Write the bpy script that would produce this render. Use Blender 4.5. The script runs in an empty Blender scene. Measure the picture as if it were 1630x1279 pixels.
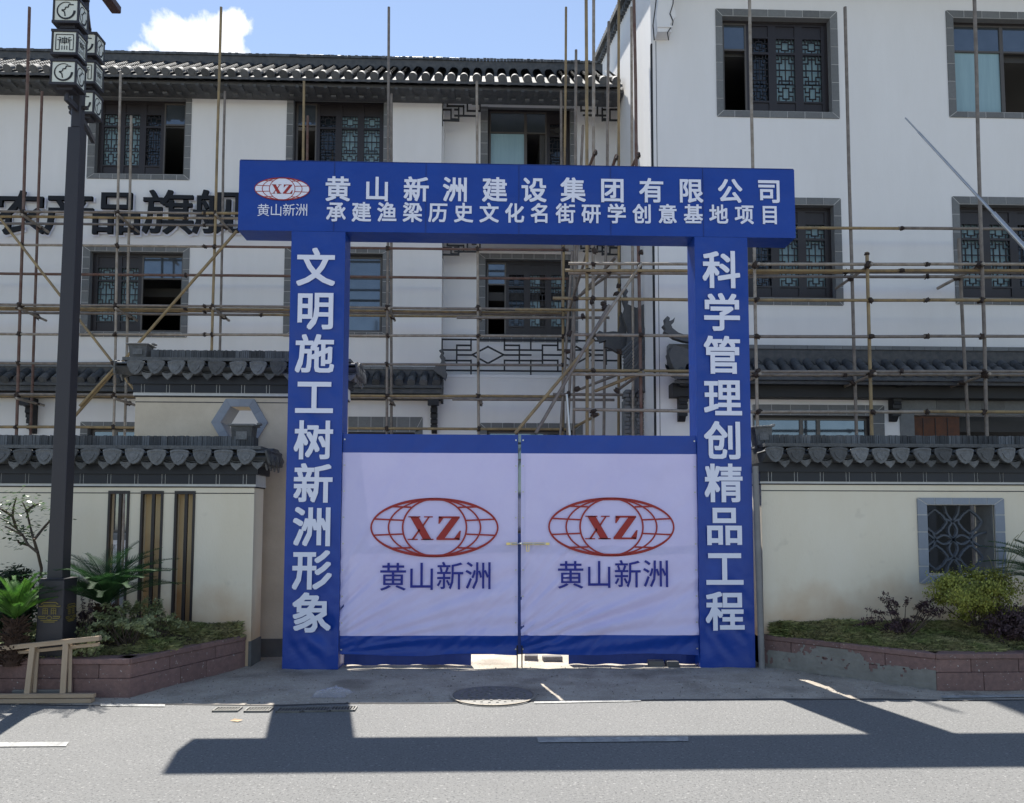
import bpy, math, random
from mathutils import Vector, Matrix, noise
S = bpy.context.scene
COL = S.collection
rnd = random.Random(7)
# ------------------------------------------------------------ camera
IMW, IMH, FPX = 1630.0, 1279.0, 1200.0
CX, CY = 815.0, 748.0
PITCH = math.atan(80 / FPX); YAW = math.atan(38 / FPX); ROLL = math.radians(0.12); EYE = 1.6
cd = bpy.data.cameras.new('camera'); cam = bpy.data.objects.new('camera', cd); COL.objects.link(cam)
cd.sensor_fit = 'HORIZONTAL'; cd.sensor_width = 36.0; cd.lens = FPX / IMW * 36
cd.shift_y = (CY - IMH / 2) / IMW; cd.clip_end = 2000; cd.clip_start = 0.05
RM = Matrix.Rotation(-YAW, 3, 'Z') @ Matrix.Rotation(math.pi / 2 + PITCH, 3, 'X') @ Matrix.Rotation(ROLL, 3, 'Z')
cam.matrix_world = Matrix.Translation((0, 0, EYE)) @ RM.to_4x4()
S.camera = cam
def ray(px, py):
    return RM @ Vector(((px - CX) / FPX, (CY - py) / FPX, -1.0))
def at(px, py, Y):                       # point of the place seen at a pixel, on the vertical plane y = Y
    d = ray(px, py); t = Y / d.y
    return Vector((d.x * t, Y, EYE + d.z * t))
def gnd(px, py, z=0.0):
    d = ray(px, py); t = (z - EYE) / d.z
    return Vector((d.x * t, d.y * t, z))
# ------------------------------------------------------------ sky and sun
SUN = Vector((-0.13, 0.59, 1.0)).normalized()        # towards the sun
sl = bpy.data.lights.new('sun', 'SUN'); sl.energy = 4.8; sl.angle = math.radians(0.53); sl.color = (1.0, 0.955, 0.88)
so = bpy.data.objects.new('sun', sl); COL.objects.link(so); so.rotation_euler = SUN.to_track_quat('Z', 'Y').to_euler()
so.location = (0, 0, 30)
W = bpy.data.worlds.new('World'); S.world = W; W.use_nodes = True
nt = W.node_tree; nt.nodes.clear()
def N(t, typ, **kw):
    n = t.nodes.new(typ)
    for k, v in kw.items():
        if k.startswith('i_'): n.inputs[int(k[2:])].default_value = v
        else: setattr(n, k, v)
    return n
out = N(nt, 'ShaderNodeOutputWorld'); bg = N(nt, 'ShaderNodeBackground'); sky = N(nt, 'ShaderNodeTexSky')
sky.sky_type = 'NISHITA'; sky.sun_disc = False; sky.sun_elevation = math.asin(SUN.z)
sky.sun_rotation = math.atan2(SUN.x, SUN.y); sky.air_density = 1.0; sky.dust_density = 0.0; sky.ozone_density = 1.6
bg.inputs[1].default_value = 0.084
tc = N(nt, 'ShaderNodeTexCoord'); sep = N(nt, 'ShaderNodeSeparateXYZ'); nt.links.new(tc.outputs['Generated'], sep.inputs[0])
def M(t, op, a, b=None, c=None, clamp=False):
    n = t.nodes.new('ShaderNodeMath'); n.operation = op; n.use_clamp = clamp
    for i, v in enumerate((a, b, c)):
        if v is None: continue
        if isinstance(v, (int, float)): n.inputs[i].default_value = v
        else: t.links.new(v, n.inputs[i])
    return n.outputs[0]
cn = N(nt, 'ShaderNodeTexNoise'); cn.inputs['Scale'].default_value = 13.0; cn.inputs['Detail'].default_value = 9; cn.inputs['Roughness'].default_value = 0.62
cn.inputs['Distortion'].default_value = 0.35
nt.links.new(tc.outputs['Generated'], cn.inputs['Vector'])
total = None
for (cx_, cy_, sx_, sy_, amp) in [(322, 66, 138, 50, 1.0), (225, 85, 60, 22, .7), (380, 40, 60, 30, .8), (600, -330, 260, 70, .7), (1500, -420, 300, 80, .7), (-500, -250, 260, 60, .7)]:
    d = ray(cx_, cy_).normalized(); r = max(sx_, sy_) / FPX * 0.8; asp = sx_ / sy_
    dx = M(nt, 'SUBTRACT', sep.outputs[0], d.x); dy = M(nt, 'SUBTRACT', sep.outputs[1], d.y); dz = M(nt, 'SUBTRACT', sep.outputs[2], d.z)
    a = M(nt, 'ADD', M(nt, 'MULTIPLY', dx, dx), M(nt, 'MULTIPLY', dy, dy)); a = M(nt, 'ADD', a, M(nt, 'MULTIPLY', M(nt, 'MULTIPLY', dz, dz), asp * asp * .7))
    m = M(nt, 'MULTIPLY', M(nt, 'SUBTRACT', 1.0, M(nt, 'DIVIDE', M(nt, 'SQRT', a), r), clamp=True), amp)
    total = m if total is None else M(nt, 'MAXIMUM', total, m)
q = M(nt, 'ADD', total, M(nt, 'MULTIPLY', M(nt, 'SUBTRACT', cn.outputs['Fac'], 0.5), 1.7))
q = M(nt, 'MULTIPLY', M(nt, 'SUBTRACT', q, 0.36), 4.5, clamp=True)
q = M(nt, 'MULTIPLY', q, M(nt, 'MULTIPLY', total, 4.0, clamp=True))
q2 = M(nt, 'SMOOTH_MIN', q, 0.93, 0.1)
mx = N(nt, 'ShaderNodeMix', data_type='RGBA'); nt.links.new(q2, mx.inputs[0]); 
nt.links.new(sky.outputs[0], mx.inputs[6]); mx.inputs[7].default_value = (7.2, 7.2, 7.4, 1)
hsv = N(nt, 'ShaderNodeHueSaturation'); hsv.inputs['Saturation'].default_value = 0.84; nt.links.new(mx.outputs[2], hsv.inputs['Color']); nt.links.new(hsv.outputs[0], bg.inputs[0]); nt.links.new(bg.outputs[0], out.inputs[0])
S.view_settings.view_transform = 'Standard'; S.view_settings.look = 'None'; S.view_settings.gamma = 1; S.view_settings.use_curve_mapping = False
S.view_settings.exposure = 1.16
S.cycles.max_bounces = 7; S.cycles.diffuse_bounces = 4; S.cycles.transparent_max_bounces = 12
try: S.cycles.use_denoising = True
except Exception: pass
# ------------------------------------------------------------ materials
def mat(name, col, rough=.7, var=None, bump=None, rand=0, metal=0, stretch=(1, 1, 1), col2=None, spec=.5, trans=0, hue2=None, attr=None):
    """col: base colour; var=(scale, contrast) noise towards col2; bump=(scale, strength); rand: per-object tone; attr: per-piece tone stored on the mesh"""
    m = bpy.data.materials.new(name); m.use_nodes = True; t = m.node_tree; b = t.nodes['Principled BSDF']
    b.inputs['Roughness'].default_value = rough; b.inputs['Metallic'].default_value = metal
    b.inputs['Specular IOR Level'].default_value = spec
    tcn = t.nodes.new('ShaderNodeTexCoord'); mp = t.nodes.new('ShaderNodeMapping'); mp.inputs['Scale'].default_value = stretch
    t.links.new(tcn.outputs['Object'], mp.inputs[0]); vec = mp.outputs[0]
    if rand:
        oi = t.nodes.new('ShaderNodeObjectInfo'); ad = t.nodes.new('ShaderNodeVectorMath'); ad.operation = 'ADD'
        t.links.new(oi.outputs['Location'], ad.inputs[1]); t.links.new(vec, ad.inputs[0]); vec = ad.outputs[0]
    base = None
    def rgb(c):
        n = t.nodes.new('ShaderNodeRGB'); n.outputs[0].default_value = (*c, 1); return n.outputs[0]
    base = rgb(col)
    if var:
        c2 = col2 or tuple(x * .55 for x in col)
        nn = t.nodes.new('ShaderNodeTexNoise'); nn.inputs['Scale'].default_value = var[0]; nn.inputs['Detail'].default_value = 8; nn.inputs['Roughness'].default_value = .65
        t.links.new(vec, nn.inputs['Vector'])
        f = M(t, 'MULTIPLY_ADD', M(t, 'SUBTRACT', nn.outputs['Fac'], .5), 3.2, .5, clamp=True)
        f = M(t, 'MULTIPLY', f, var[1])
        mxn = t.nodes.new('ShaderNodeMix'); mxn.data_type = 'RGBA'; t.links.new(f, mxn.inputs[0]); t.links.new(base, mxn.inputs[6]); mxn.inputs[7].default_value = (*c2, 1)
        base = mxn.outputs[2]
    if rand or attr:
        hs = t.nodes.new('ShaderNodeHueSaturation'); t.links.new(base, hs.inputs['Color'])
        if attr:
            at_ = t.nodes.new('ShaderNodeAttribute'); at_.attribute_name = 'tone'; t.links.new(at_.outputs['Fac'], hs.inputs['Value'])
        else:
            t.links.new(M(t, 'MULTIPLY_ADD', oi.outputs['Random'], 2 * rand, 1 - rand), hs.inputs['Value'])
        base = hs.outputs[0]
    t.links.new(base, b.inputs['Base Color'])
    if bump:
        nb = t.nodes.new('ShaderNodeTexNoise'); nb.inputs['Scale'].default_value = bump[0]; nb.inputs['Detail'].default_value = 6
        t.links.new(vec, nb.inputs['Vector'])
        bn = t.nodes.new('ShaderNodeBump'); bn.inputs['Strength'].default_value = bump[1]; bn.inputs['Distance'].default_value = .01
        t.links.new(nb.outputs['Fac'], bn.inputs['Height']); t.links.new(bn.outputs[0], b.inputs['Normal'])
        m['bump'] = 1
    if trans:
        ts = t.nodes.new('ShaderNodeBsdfTranslucent'); t.links.new(base, ts.inputs[0]); ms = t.nodes.new('ShaderNodeMixShader'); ms.inputs[0].default_value = trans
        t.links.new(b.outputs[0], ms.inputs[1]); t.links.new(ts.outputs[0], ms.inputs[2])
        o = [n for n in t.nodes if n.type == 'OUTPUT_MATERIAL'][0]; t.links.new(ms.outputs[0], o.inputs[0])
    m['base_socket'] = 1
    return m
def stain(m, axis_lo, axis_hi, col, amount, scale=2.0, axis='Z'):
    """a stain with its own ragged edge: strongest at axis_lo, gone at axis_hi"""
    t = m.node_tree; b = t.nodes['Principled BSDF']; src = b.inputs['Base Color'].links[0].from_socket
    g = t.nodes.new('ShaderNodeNewGeometry'); s = t.nodes.new('ShaderNodeSeparateXYZ'); t.links.new(g.outputs['Position'], s.inputs[0])
    n = t.nodes.new('ShaderNodeTexNoise'); n.inputs['Scale'].default_value = scale; n.inputs['Detail'].default_value = 7; t.links.new(g.outputs['Position'], n.inputs['Vector'])
    v = M(t, 'DIVIDE', M(t, 'SUBTRACT', axis_hi, s.outputs[axis]), axis_hi - axis_lo)
    v = M(t, 'ADD', v, M(t, 'MULTIPLY', M(t, 'SUBTRACT', n.outputs['Fac'], .5), 1.6))
    v = M(t, 'MULTIPLY', M(t, 'MAXIMUM', M(t, 'MINIMUM', v, 1.0), 0.0), amount)
    mxn = t.nodes.new('ShaderNodeMix'); mxn.data_type = 'RGBA'; t.links.new(v, mxn.inputs[0]); t.links.new(src, mxn.inputs[6]); mxn.inputs[7].default_value = (*col, 1)
    t.links.new(mxn.outputs[2], b.inputs['Base Color'])
m_white = mat('white_render', (.775, .775, .775), .9, (1.6, .35), (60, .2), col2=(.68, .675, .66), stretch=(1.4, 1.4, .3))
m_cream = mat('cream_render', (.80, .735, .60), .9, (1.5, .6), (70, .3), col2=(.72, .635, .475), stretch=(1, 1, .35))
stain(m_cream, .35, .95, (.46, .24, .09), .6, 3.0)
m_buff = mat('buff_render', (.66, .58, .46), .9, (2.0, .6), (70, .3), col2=(.47, .40, .30))
m_tile = mat('roof_tile', (.075, .082, .09), .75, (14, .6), (60, .4), rand=.35, col2=(.12, .12, .118))
m_tileb = mat('roof_tile_body', (.06, .066, .074), .8, (10, .6), (50, .4), col2=(.13, .13, .13))
m_cap = mat('cap_tile', (.15, .155, .16), .8, (25, .7), (70, .8), rand=.42, col2=(.07, .072, .07))
m_ridge = mat('ridge_tile', (.085, .092, .1), .8, (30, .4), (90, .4), attr='tone', col2=(.04, .045, .05))
m_frieze = mat('dark_frieze', (.011, .015, .024), .55, (8, .4), (80, .1), rand=.2, col2=(.018, .022, .03))
m_lightline = mat('pale_line', (.6, .61, .6), .8, (12, .3))
m_black = mat('black_paint', (.012, .013, .016), .6)
m_brick = mat('grey_brick', (.17, .18, .185), .85, (18, .5), (120, .3), rand=.16, col2=(.12, .125, .13))
m_brickl = mat('pale_grey_brick', (.27, .3, .35), .85, (18, .4), (120, .3), rand=.1, col2=(.22, .245, .29))
m_joint = mat('mortar', (.48, .48, .47), .9)
m_wood = mat('dark_brown_wood', (.021, .017, .019), .45, (6, .5), (40, .1), col2=(.014, .011, .013), stretch=(4, 4, 1))
m_alu = mat('bronze_aluminium', (.1, .09, .08), .4, metal=.3)
m_glass = mat('window_glass', (.15, .18, .21), .06, (2.5, .5), None, metal=.7, col2=(.09, .115, .14), spec=.8)
m_glassd = mat('dark_glass', (.03, .04, .05), .06, metal=.4, spec=.8)
m_curtain = mat('pale_blue_film', (.28, .42, .46), .2, (3, .5), col2=(.2, .31, .36), stretch=(6, 1, .4))
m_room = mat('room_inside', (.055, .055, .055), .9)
m_blue = mat('blue_cloth', (.006, .052, .33), .36, (3, .5), (6, .7), col2=(.005, .038, .26), spec=.4)
m_blued = mat('blue_cloth_inner', (.006, .032, .20), .5, (3, .3), (8, .2))
m_lav = mat('lavender_cloth', (.64, .60, .86), .5, (2.2, .35), (6, .6), col2=(.52, .475, .79), trans=.03)
m_print = mat('white_print', (.78, .80, .92), .6)
m_red = mat('red_print', (.36, .025, .02), .6)
m_navy = mat('navy_print', (.012, .02, .26), .6)
m_signletter = mat('sign_letter', (.006, .009, .015), .8, (5, .3))
m_pole = [mat('ochre_pole', (.34, .25, .12), .6, (5, .7), (60, .3), metal=.1, col2=(.13, .10, .07), stretch=(1, 1, .5)),
          mat('grey_pole', (.25, .22, .19), .6, (6, .7), (60, .3), metal=.2, col2=(.11, .09, .08)),
          mat('rusty_pole', (.12, .055, .04), .7, (5, .8), (60, .3), metal=.1, col2=(.17, .13, .11)),
          mat('pale_pole', (.36, .32, .27), .55, (7, .7), (60, .3), metal=.2, col2=(.17, .13, .09))]
m_coupler = mat('rusted_coupler', (.05, .035, .028), .7, (20, .5), (80, .4), metal=.3)
m_steel = mat('galvanised_steel', (.5, .5, .5), .3, (9, .3), metal=.8)
m_lamp = mat('lamp_paint', (.026, .024, .030), .5, (5, .35), (90, .12), col2=(.035, .03, .034))
m_lampglass = mat('lamp_panel', (.72, .74, .66), .4, (6, .15))
m_gold = mat('gold_paint', (.22, .17, .03), .5, (30, .4))
m_stone = mat('red_granite', (.21, .125, .11), .75, (22, .6), (60, .5), rand=.18, col2=(.11, .07, .066))
m_soil = mat('soil', (.07, .05, .032), .95, (6, .7), (20, .8))
m_timber = mat('raw_timber', (.46, .35, .24), .65, (3, .7), (60, .25), col2=(.33, .23, .145), stretch=(1, 8, 8))
m_rustboard = mat('brown_board', (.14, .05, .02), .7, (5, .7), (50, .4), col2=(.05, .025, .02))
m_brass = mat('brass', (.75, .6, .25), .35, metal=.7)
def leafmat(n, c, c2, sc=9, tr=.3, rough=.7):
    return mat(n, c, rough, (sc, .9), None, col2=c2, trans=tr, attr='tone')
m_cyc = leafmat('cycad_green', (.022, .065, .02), (.035, .095, .026))
m_cycy = leafmat('young_cycad_green', (.07, .17, .018), (.04, .12, .02))
m_bushy = leafmat('golden_leaves', (.36, .36, .07), (.19, .23, .05))
m_bushg = leafmat('dark_leaves', (.016, .036, .016), (.03, .055, .02))
m_bushv = leafmat('variegated_leaves', (.34, .36, .19), (.15, .19, .075))
m_purple = leafmat('purple_leaves', (.06, .035, .045), (.10, .06, .06))
m_ashleaf = leafmat('pale_leaves', (.10, .15, .06), (.05, .09, .035), rough=.25)
m_grass = leafmat('grass_blades', (.15, .19, .055), (.36, .30, .15), sc=3, tr=.2, rough=.7)
m_bark = mat('bark', (.10, .075, .055), .9, (20, .6), (60, .6))
m_cyctrunk = mat('cycad_trunk', (.06, .032, .02), .95, (25, .6), (60, .8))
# ------------------------------------------------------------ geometry helpers
class MB:
    def __init__(s): s.v = []; s.f = []; s.t = []; s.tone = 1.0; s.sm = []; s.smooth = False
    def poly(s, pts):
        n = len(s.v); s.v += [tuple(p) for p in pts]; s.f.append(tuple(range(n, n + len(pts)))); s.t.append(s.tone); s.sm.append(False)
    def add(s, vs, fs, smooth=False):
        n = len(s.v); s.v += [tuple(p) for p in vs]
        for f in fs: s.f.append(tuple(i + n for i in f)); s.t.append(s.tone); s.sm.append(smooth)
    def box(s, x0, x1, y0, y1, z0, z1, c=0.0):
        if x0 > x1: x0, x1 = x1, x0
        if y0 > y1: y0, y1 = y1, y0
        if z0 > z1: z0, z1 = z1, z0
        if c > 0:                                   # chamfered box
            vs = []; c = min(c, (x1 - x0) * .45, (y1 - y0) * .45, (z1 - z0) * .45)
            X = (x0, x1); Y = (y0, y1); Z = (z0, z1)
            for i in (0, 1):
                for j in (0, 1):
                    for k in (0, 1):
                        dx, dy, dz = (c, -c)[i], (c, -c)[j], (c, -c)[k]
                        vs += [(X[i], Y[j] + dy, Z[k] + dz), (X[i] + dx, Y[j], Z[k] + dz), (X[i] + dx, Y[j] + dy, Z[k])]
            def ix(i, j, k, a): return (i * 4 + j * 2 + k) * 3 + a
            fs = []
            for i in (0, 1): fs.append([ix(i, 0, 0, 0), ix(i, 1, 0, 0), ix(i, 1, 1, 0), ix(i, 0, 1, 0)])
            for j in (0, 1): fs.append([ix(0, j, 0, 1), ix(1, j, 0, 1), ix(1, j, 1, 1), ix(0, j, 1, 1)])
            for k in (0, 1): fs.append([ix(0, 0, k, 2), ix(1, 0, k, 2), ix(1, 1, k, 2), ix(0, 1, k, 2)])
            for j in (0, 1):
                for k in (0, 1): fs.append([ix(0, j, k, 1), ix(1, j, k, 1), ix(1, j, k, 2), ix(0, j, k, 2)])
            for i in (0, 1):
                for k in (0, 1): fs.append([ix(i, 0, k, 0), ix(i, 1, k, 0), ix(i, 1, k, 2), ix(i, 0, k, 2)])
            for i in (0, 1):
                for j in (0, 1): fs.append([ix(i, j, 0, 0), ix(i, j, 1, 0), ix(i, j, 1, 1), ix(i, j, 0, 1)])
            for i in (0, 1):
                for j in (0, 1):
                    for k in (0, 1): fs.append([ix(i, j, k, 0), ix(i, j, k, 1), ix(i, j, k, 2)])
            s.add(vs, fs); return
        vs = [(x, y, z) for x in (x0, x1) for y in (y0, y1) for z in (z0, z1)]
        s.add(vs, [(0, 1, 3, 2), (4, 6, 7, 5), (0, 4, 5, 1), (2, 3, 7, 6), (0, 2, 6, 4), (1, 5, 7, 3)])
    def bar(s, a, b, w, d, up=(0, 0, 1)):           # a rectangular bar from a to b
        a = Vector(a); b = Vector(b); t = (b - a).normalized(); u = Vector(up)
        if abs(t.dot(u)) > .95: u = Vector((0, 1, 0))
        p = t.cross(u).normalized(); q = p.cross(t).normalized()
        vs = [e + p * (i * w / 2) + q * (j * d / 2) for e in (a, b) for i, j in ((-1, -1), (1, -1), (1, 1), (-1, 1))]
        s.add(vs, [(0, 3, 2, 1), (4, 5, 6, 7), (0, 1, 5, 4), (1, 2, 6, 5), (2, 3, 7, 6), (3, 0, 4, 7)])
    def tube(s, a, b, r, n=8, r2=None, caps=True):
        a = Vector(a); b = Vector(b); t = (b - a).normalized(); r2 = r if r2 is None else r2
        p = t.orthogonal().normalized(); q = t.cross(p)
        vs = []
        for e, rr in ((a, r), (b, r2)):
            for i in range(n):
                an = 2 * math.pi * i / n; vs.append(e + p * math.cos(an) * rr + q * math.sin(an) * rr)
        s.add(vs, [(i, (i + 1) % n, n + (i + 1) % n, n + i) for i in range(n)], True)
        if caps: s.add(vs, [tuple(range(n))[::-1], tuple(range(n, 2 * n))])
    def prism(s, pts, y0, y1):                      # polygon in the xz plane pushed along y
        n = len(pts); vs = [(x, y0, z) for x, z in pts] + [(x, y1, z) for x, z in pts]
        s.add(vs, [tuple(range(n)), tuple(range(2 * n - 1, n - 1, -1))] + [(i, n + i, n + (i + 1) % n, (i + 1) % n) for i in range(n)])
    def prismx(s, pts, x0, x1):                     # polygon in the yz plane pushed along x
        n = len(pts); vs = [(x0, y, z) for y, z in pts] + [(x1, y, z) for y, z in pts]
        s.add(vs, [tuple(range(n)), tuple(range(2 * n - 1, n - 1, -1))] + [(i, n + i, n + (i + 1) % n, (i + 1) % n) for i in range(n)])
    def mesh(s, name, m):
        me = bpy.data.meshes.new(name); me.from_pydata(s.v, [], s.f)
        me.polygons.foreach_set('use_smooth', s.sm)
        at_ = me.attributes.new('tone', 'FLOAT', 'FACE'); at_.data.foreach_set('value', s.t)
        me.materials.append(m)
        import bmesh
        bm = bmesh.new(); bm.from_mesh(me)
        if not getattr(s, 'loose', False): bmesh.ops.recalc_face_normals(bm, faces=bm.faces)
        bm.to_mesh(me); bm.free(); me.update(); return me
WM = {}
def _place(o, parent, loc, rot, scale=(1, 1, 1)):
    o.location = loc; o.rotation_euler = rot; o.scale = scale
    WM[o] = Matrix.LocRotScale(Vector(loc), o.rotation_euler, Vector(scale))
    if parent is not None: o.parent = parent; o.matrix_parent_inverse = WM[parent].inverted()
def root(name, label, cat, loc=(0, 0, 0), group=None, kind=None):
    o = bpy.data.objects.new(name, None); COL.objects.link(o); _place(o, None, loc, (0, 0, 0)); o.empty_display_size = .2
    o['label'] = label; o['category'] = cat
    if group: o['group'] = group
    if kind: o['kind'] = kind
    return o
def part(name, g, m, parent, loc=(0, 0, 0), rot=(0, 0, 0), scale=(1, 1, 1), kind=None, label=None, bevel=0):
    me = g.mesh(name, m) if isinstance(g, MB) else g
    o = bpy.data.objects.new(name, me); COL.objects.link(o); _place(o, parent, loc, rot, scale)
    if kind: o['kind'] = kind
    if label: o['label'] = label
    if bevel:
        bv = o.modifiers.new('b', 'BEVEL'); bv.width = bevel; bv.segments = 2; bv.limit_method = 'ANGLE'
    return o
def tag(o, label, cat, group=None, kind=None):
    o['label'] = label; o['category'] = cat
    if group: o['group'] = group
    if kind: o['kind'] = kind
    return o
_gc = {}
def glyph(ch, m, bold=0.0, extr=0.0):
    """one character as a mesh; a bolder stroke comes from the outline repeated round a small circle"""
    k = (ch, m.name, bold, extr)
    if k in _gc: return _gc[k]
    c = bpy.data.curves.new('lettering', 'FONT'); c.body = ch; c.resolution_u = 2; c.extrude = extr
    o = bpy.data.objects.new('lettering', c); COL.objects.link(o); bpy.context.view_layer.update()
    src = bpy.data.meshes.new_from_object(o.evaluated_get(bpy.context.evaluated_depsgraph_get()))
    bpy.data.objects.remove(o); bpy.data.curves.remove(c)
    V = [v.co.copy() for v in src.vertices]; F = [tuple(p.vertices) for p in src.polygons]; vs = []; fs = []
    sh = [(0, 0)] if bold < .004 else [(0, 0)] + [(bold * x, bold * y) for x, y in ((1, 1), (1, -1), (-1, 1), (-1, -1), (1, 0), (-1, 0), (0, 1), (0, -1))]
    for i, (dx, dy) in enumerate(sh):
        n = len(vs); vs += [(v.x + dx - .5, -v.z - i * .00012, v.y + dy - .36) for v in V]; fs += [tuple(a + n for a in f) for f in F]
    me = bpy.data.meshes.new('character'); me.from_pydata(vs, [], fs); me.materials.append(m); me.update(); _gc[k] = me
    return me
def char(ch, m, parent, c, w, h=None, bold=.02, extr=0.002, name='character'):
    h = h or w
    me = glyph(ch, m, bold * .62, extr)
    return part(name, me, m, parent, loc=c, scale=(w / .88, 1, h / .88))
# ------------------------------------------------------------ ground, road
def structure(name, g, m):
    o = part(name, g, m, None); o['kind'] = 'structure'; return o
m_ground = mat('dirty_concrete', (.44, .395, .33), .95, (2.2, .9), (25, 1.0), col2=(.27, .235, .19))
def speckle(m, scale, thr, col, amt, sharp=12):
    t = m.node_tree; b = t.nodes['Principled BSDF']; src = b.inputs['Base Color'].links[0].from_socket
    g = t.nodes.new('ShaderNodeNewGeometry')
    n = t.nodes.new('ShaderNodeTexNoise'); n.inputs['Scale'].default_value = scale; n.inputs['Detail'].default_value = 2; t.links.new(g.outputs['Position'], n.inputs['Vector'])
    v = M(t, 'MULTIPLY', M(t, 'MULTIPLY', M(t, 'SUBTRACT', n.outputs['Fac'], thr), sharp, clamp=True), amt)
    mxn = t.nodes.new('ShaderNodeMix'); mxn.data_type = 'RGBA'; t.links.new(v, mxn.inputs[0]); t.links.new(src, mxn.inputs[6]); mxn.inputs[7].default_value = (*col, 1)
    t.links.new(mxn.outputs[2], b.inputs['Base Color'])
speckle(m_ground, 30, .58, (.44, .41, .36), .8); speckle(m_ground, 1.1, .55, (.13, .11, .09), .7, 6); speckle(m_ground, 90, .62, (.05, .045, .04), .8)
speckle(m_lav, 1.5, .62, (.44, .43, .60), .4, 4); speckle(m_stone, 40, .68, (.42, .40, .38), .9, 20); speckle(m_cream, 5, .68, (.38, .33, .26), .35, 6)
m_asphalt = mat('asphalt', (.172, .172, .168), .9, (1.3, .5), (140, .8), col2=(.145, .145, .142))
speckle(m_asphalt, 60, .56, (.085, .085, .085), .8, 14); speckle(m_asphalt, 42, .61, (.30, .295, .285), .7, 12); speckle(m_asphalt, 9, .62, (.12, .12, .118), .5, 6); speckle(m_asphalt, .35, .56, (.15, .15, .15), .5, 5)
m_road_line = mat('worn_road_paint', (.42, .42, .40), .85, (9, .9), (100, .4), col2=(.20, .20, .196))
speckle(m_road_line, 40, .56, (.2, .2, .2), .8, 10)
m_patch = mat('dark_tar_joint', (.05, .05, .05), .9, (12, .7), (60, .5), col2=(.09, .085, .08))
g = MB(); EDGE = gnd(900, 1117).y
# road edge line is slightly uneven
g.poly([(-200, -200, -.012), (200, -200, -.012), (200, 300, -.012), (-200, 300, -.012)])
structure('ground', g, mat('earth', (.14, .12, .095), .95, (3, .6), (12, .6)))
g = MB(); xs = [-60 + i * .25 for i in range(481)]
edge = [EDGE + .05 * math.sin(x * .8) * (abs(x) < 7) + .05 * (noise.noise(Vector((x * 1.3, 3, 0)))) for x in xs]
for i in range(len(xs) - 1): g.poly([(xs[i], -14, 0), (xs[i + 1], -14, 0), (xs[i + 1], edge[i + 1], 0), (xs[i], edge[i], 0)])
g.loose = True
structure('road', g, m_asphalt)
g = MB(); g.poly([(-60, -22, .12), (60, -22, .12), (60, -14, .12), (-60, -14, .12)]); g.poly([(-60, -14, .12), (60, -14, .12), (60, -14, 0), (-60, -14, 0)])
structure('far_pavement', g, mat('pavement_concrete', (.25, .24, .22), .9, (3, .5)))
# apron in front of the gate: uneven dirty concrete
g = MB(); nx, ny = 170, 44; xa, xb, ya, yb = -14, 14, EDGE - .12, 10.8
def apz(x, y):
    f = min(1, max(0, (y - EDGE) / .25)); p = Vector((x * 2.2, y * 2.2, 0))
    return -.004 + f * .012 + f * (.014 * noise.noise(p) + .010 * noise.noise(p * 4) + .006 * noise.noise(p * 9))
vs = [(xa + (xb - xa) * i / nx, ya + (yb - ya) * (j / ny) ** 1.3, 0) for j in range(ny + 1) for i in range(nx + 1)]
vs = [(x, y, apz(x, y)) for x, y, _ in vs]
g.add(vs, [(j * (nx + 1) + i, j * (nx + 1) + i + 1, (j + 1) * (nx + 1) + i + 1, (j + 1) * (nx + 1) + i) for j in range(ny) for i in range(nx)], True)
structure('entrance_apron', g, m_ground)
g = MB(); g.poly([(-40, 10.8, 0), (40, 10.8, 0), (40, 40, 0), (-40, 40, 0)]); structure('courtyard_ground', g, mat('courtyard_concrete', (.2, .19, .17), .9, (2, .6)))
# tar joint between apron and road
g = MB()
for i in range(len(xs) - 1):
    if -9 < xs[i] < 9:
        w0 = .03 + .05 * max(0, noise.noise(Vector((xs[i] * 2, 9, 0)))); w1 = .03 + .05 * max(0, noise.noise(Vector((xs[i + 1] * 2, 9, 0))))
        g.poly([(xs[i], edge[i] - w0, .004), (xs[i + 1], edge[i + 1] - w1, .004), (xs[i + 1], edge[i + 1] + .0, .004), (xs[i], edge[i] + .0, .004)])
g.loose = True
structure('road_joint', g, m_patch)
# painted marks
def ground_quad(pts, m, name, z=.006):
    g = MB(); g.poly([tuple(gnd(x, y, z)) for x, y in pts]); return part(name, g, m, None)
o = ground_quad([(855, 1174), (1095, 1172.5), (1096, 1180), (857, 1182)], m_road_line, 'road_marking'); o['kind'] = 'structure'
o = ground_quad([(-140, 1183), (110, 1181), (105, 1188), (-140, 1190)], m_road_line, 'road_marking'); o['kind'] = 'structure'
o = ground_quad([(160, 1120.5), (263, 1121.5), (262, 1125), (160, 1124)], m_road_line, 'edge_marking'); o['kind'] = 'structure'
o = ground_quad([(850, 1117), (1020, 1113.5), (1020, 1116.5), (850, 1120)], m_road_line, 'edge_marking'); o['kind'] = 'structure'
o = ground_quad([(1497, 1107.5), (1660, 1105), (1660, 1109.5), (1500, 1111.5)], m_road_line, 'edge_marking'); o['kind'] = 'structure'
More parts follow.
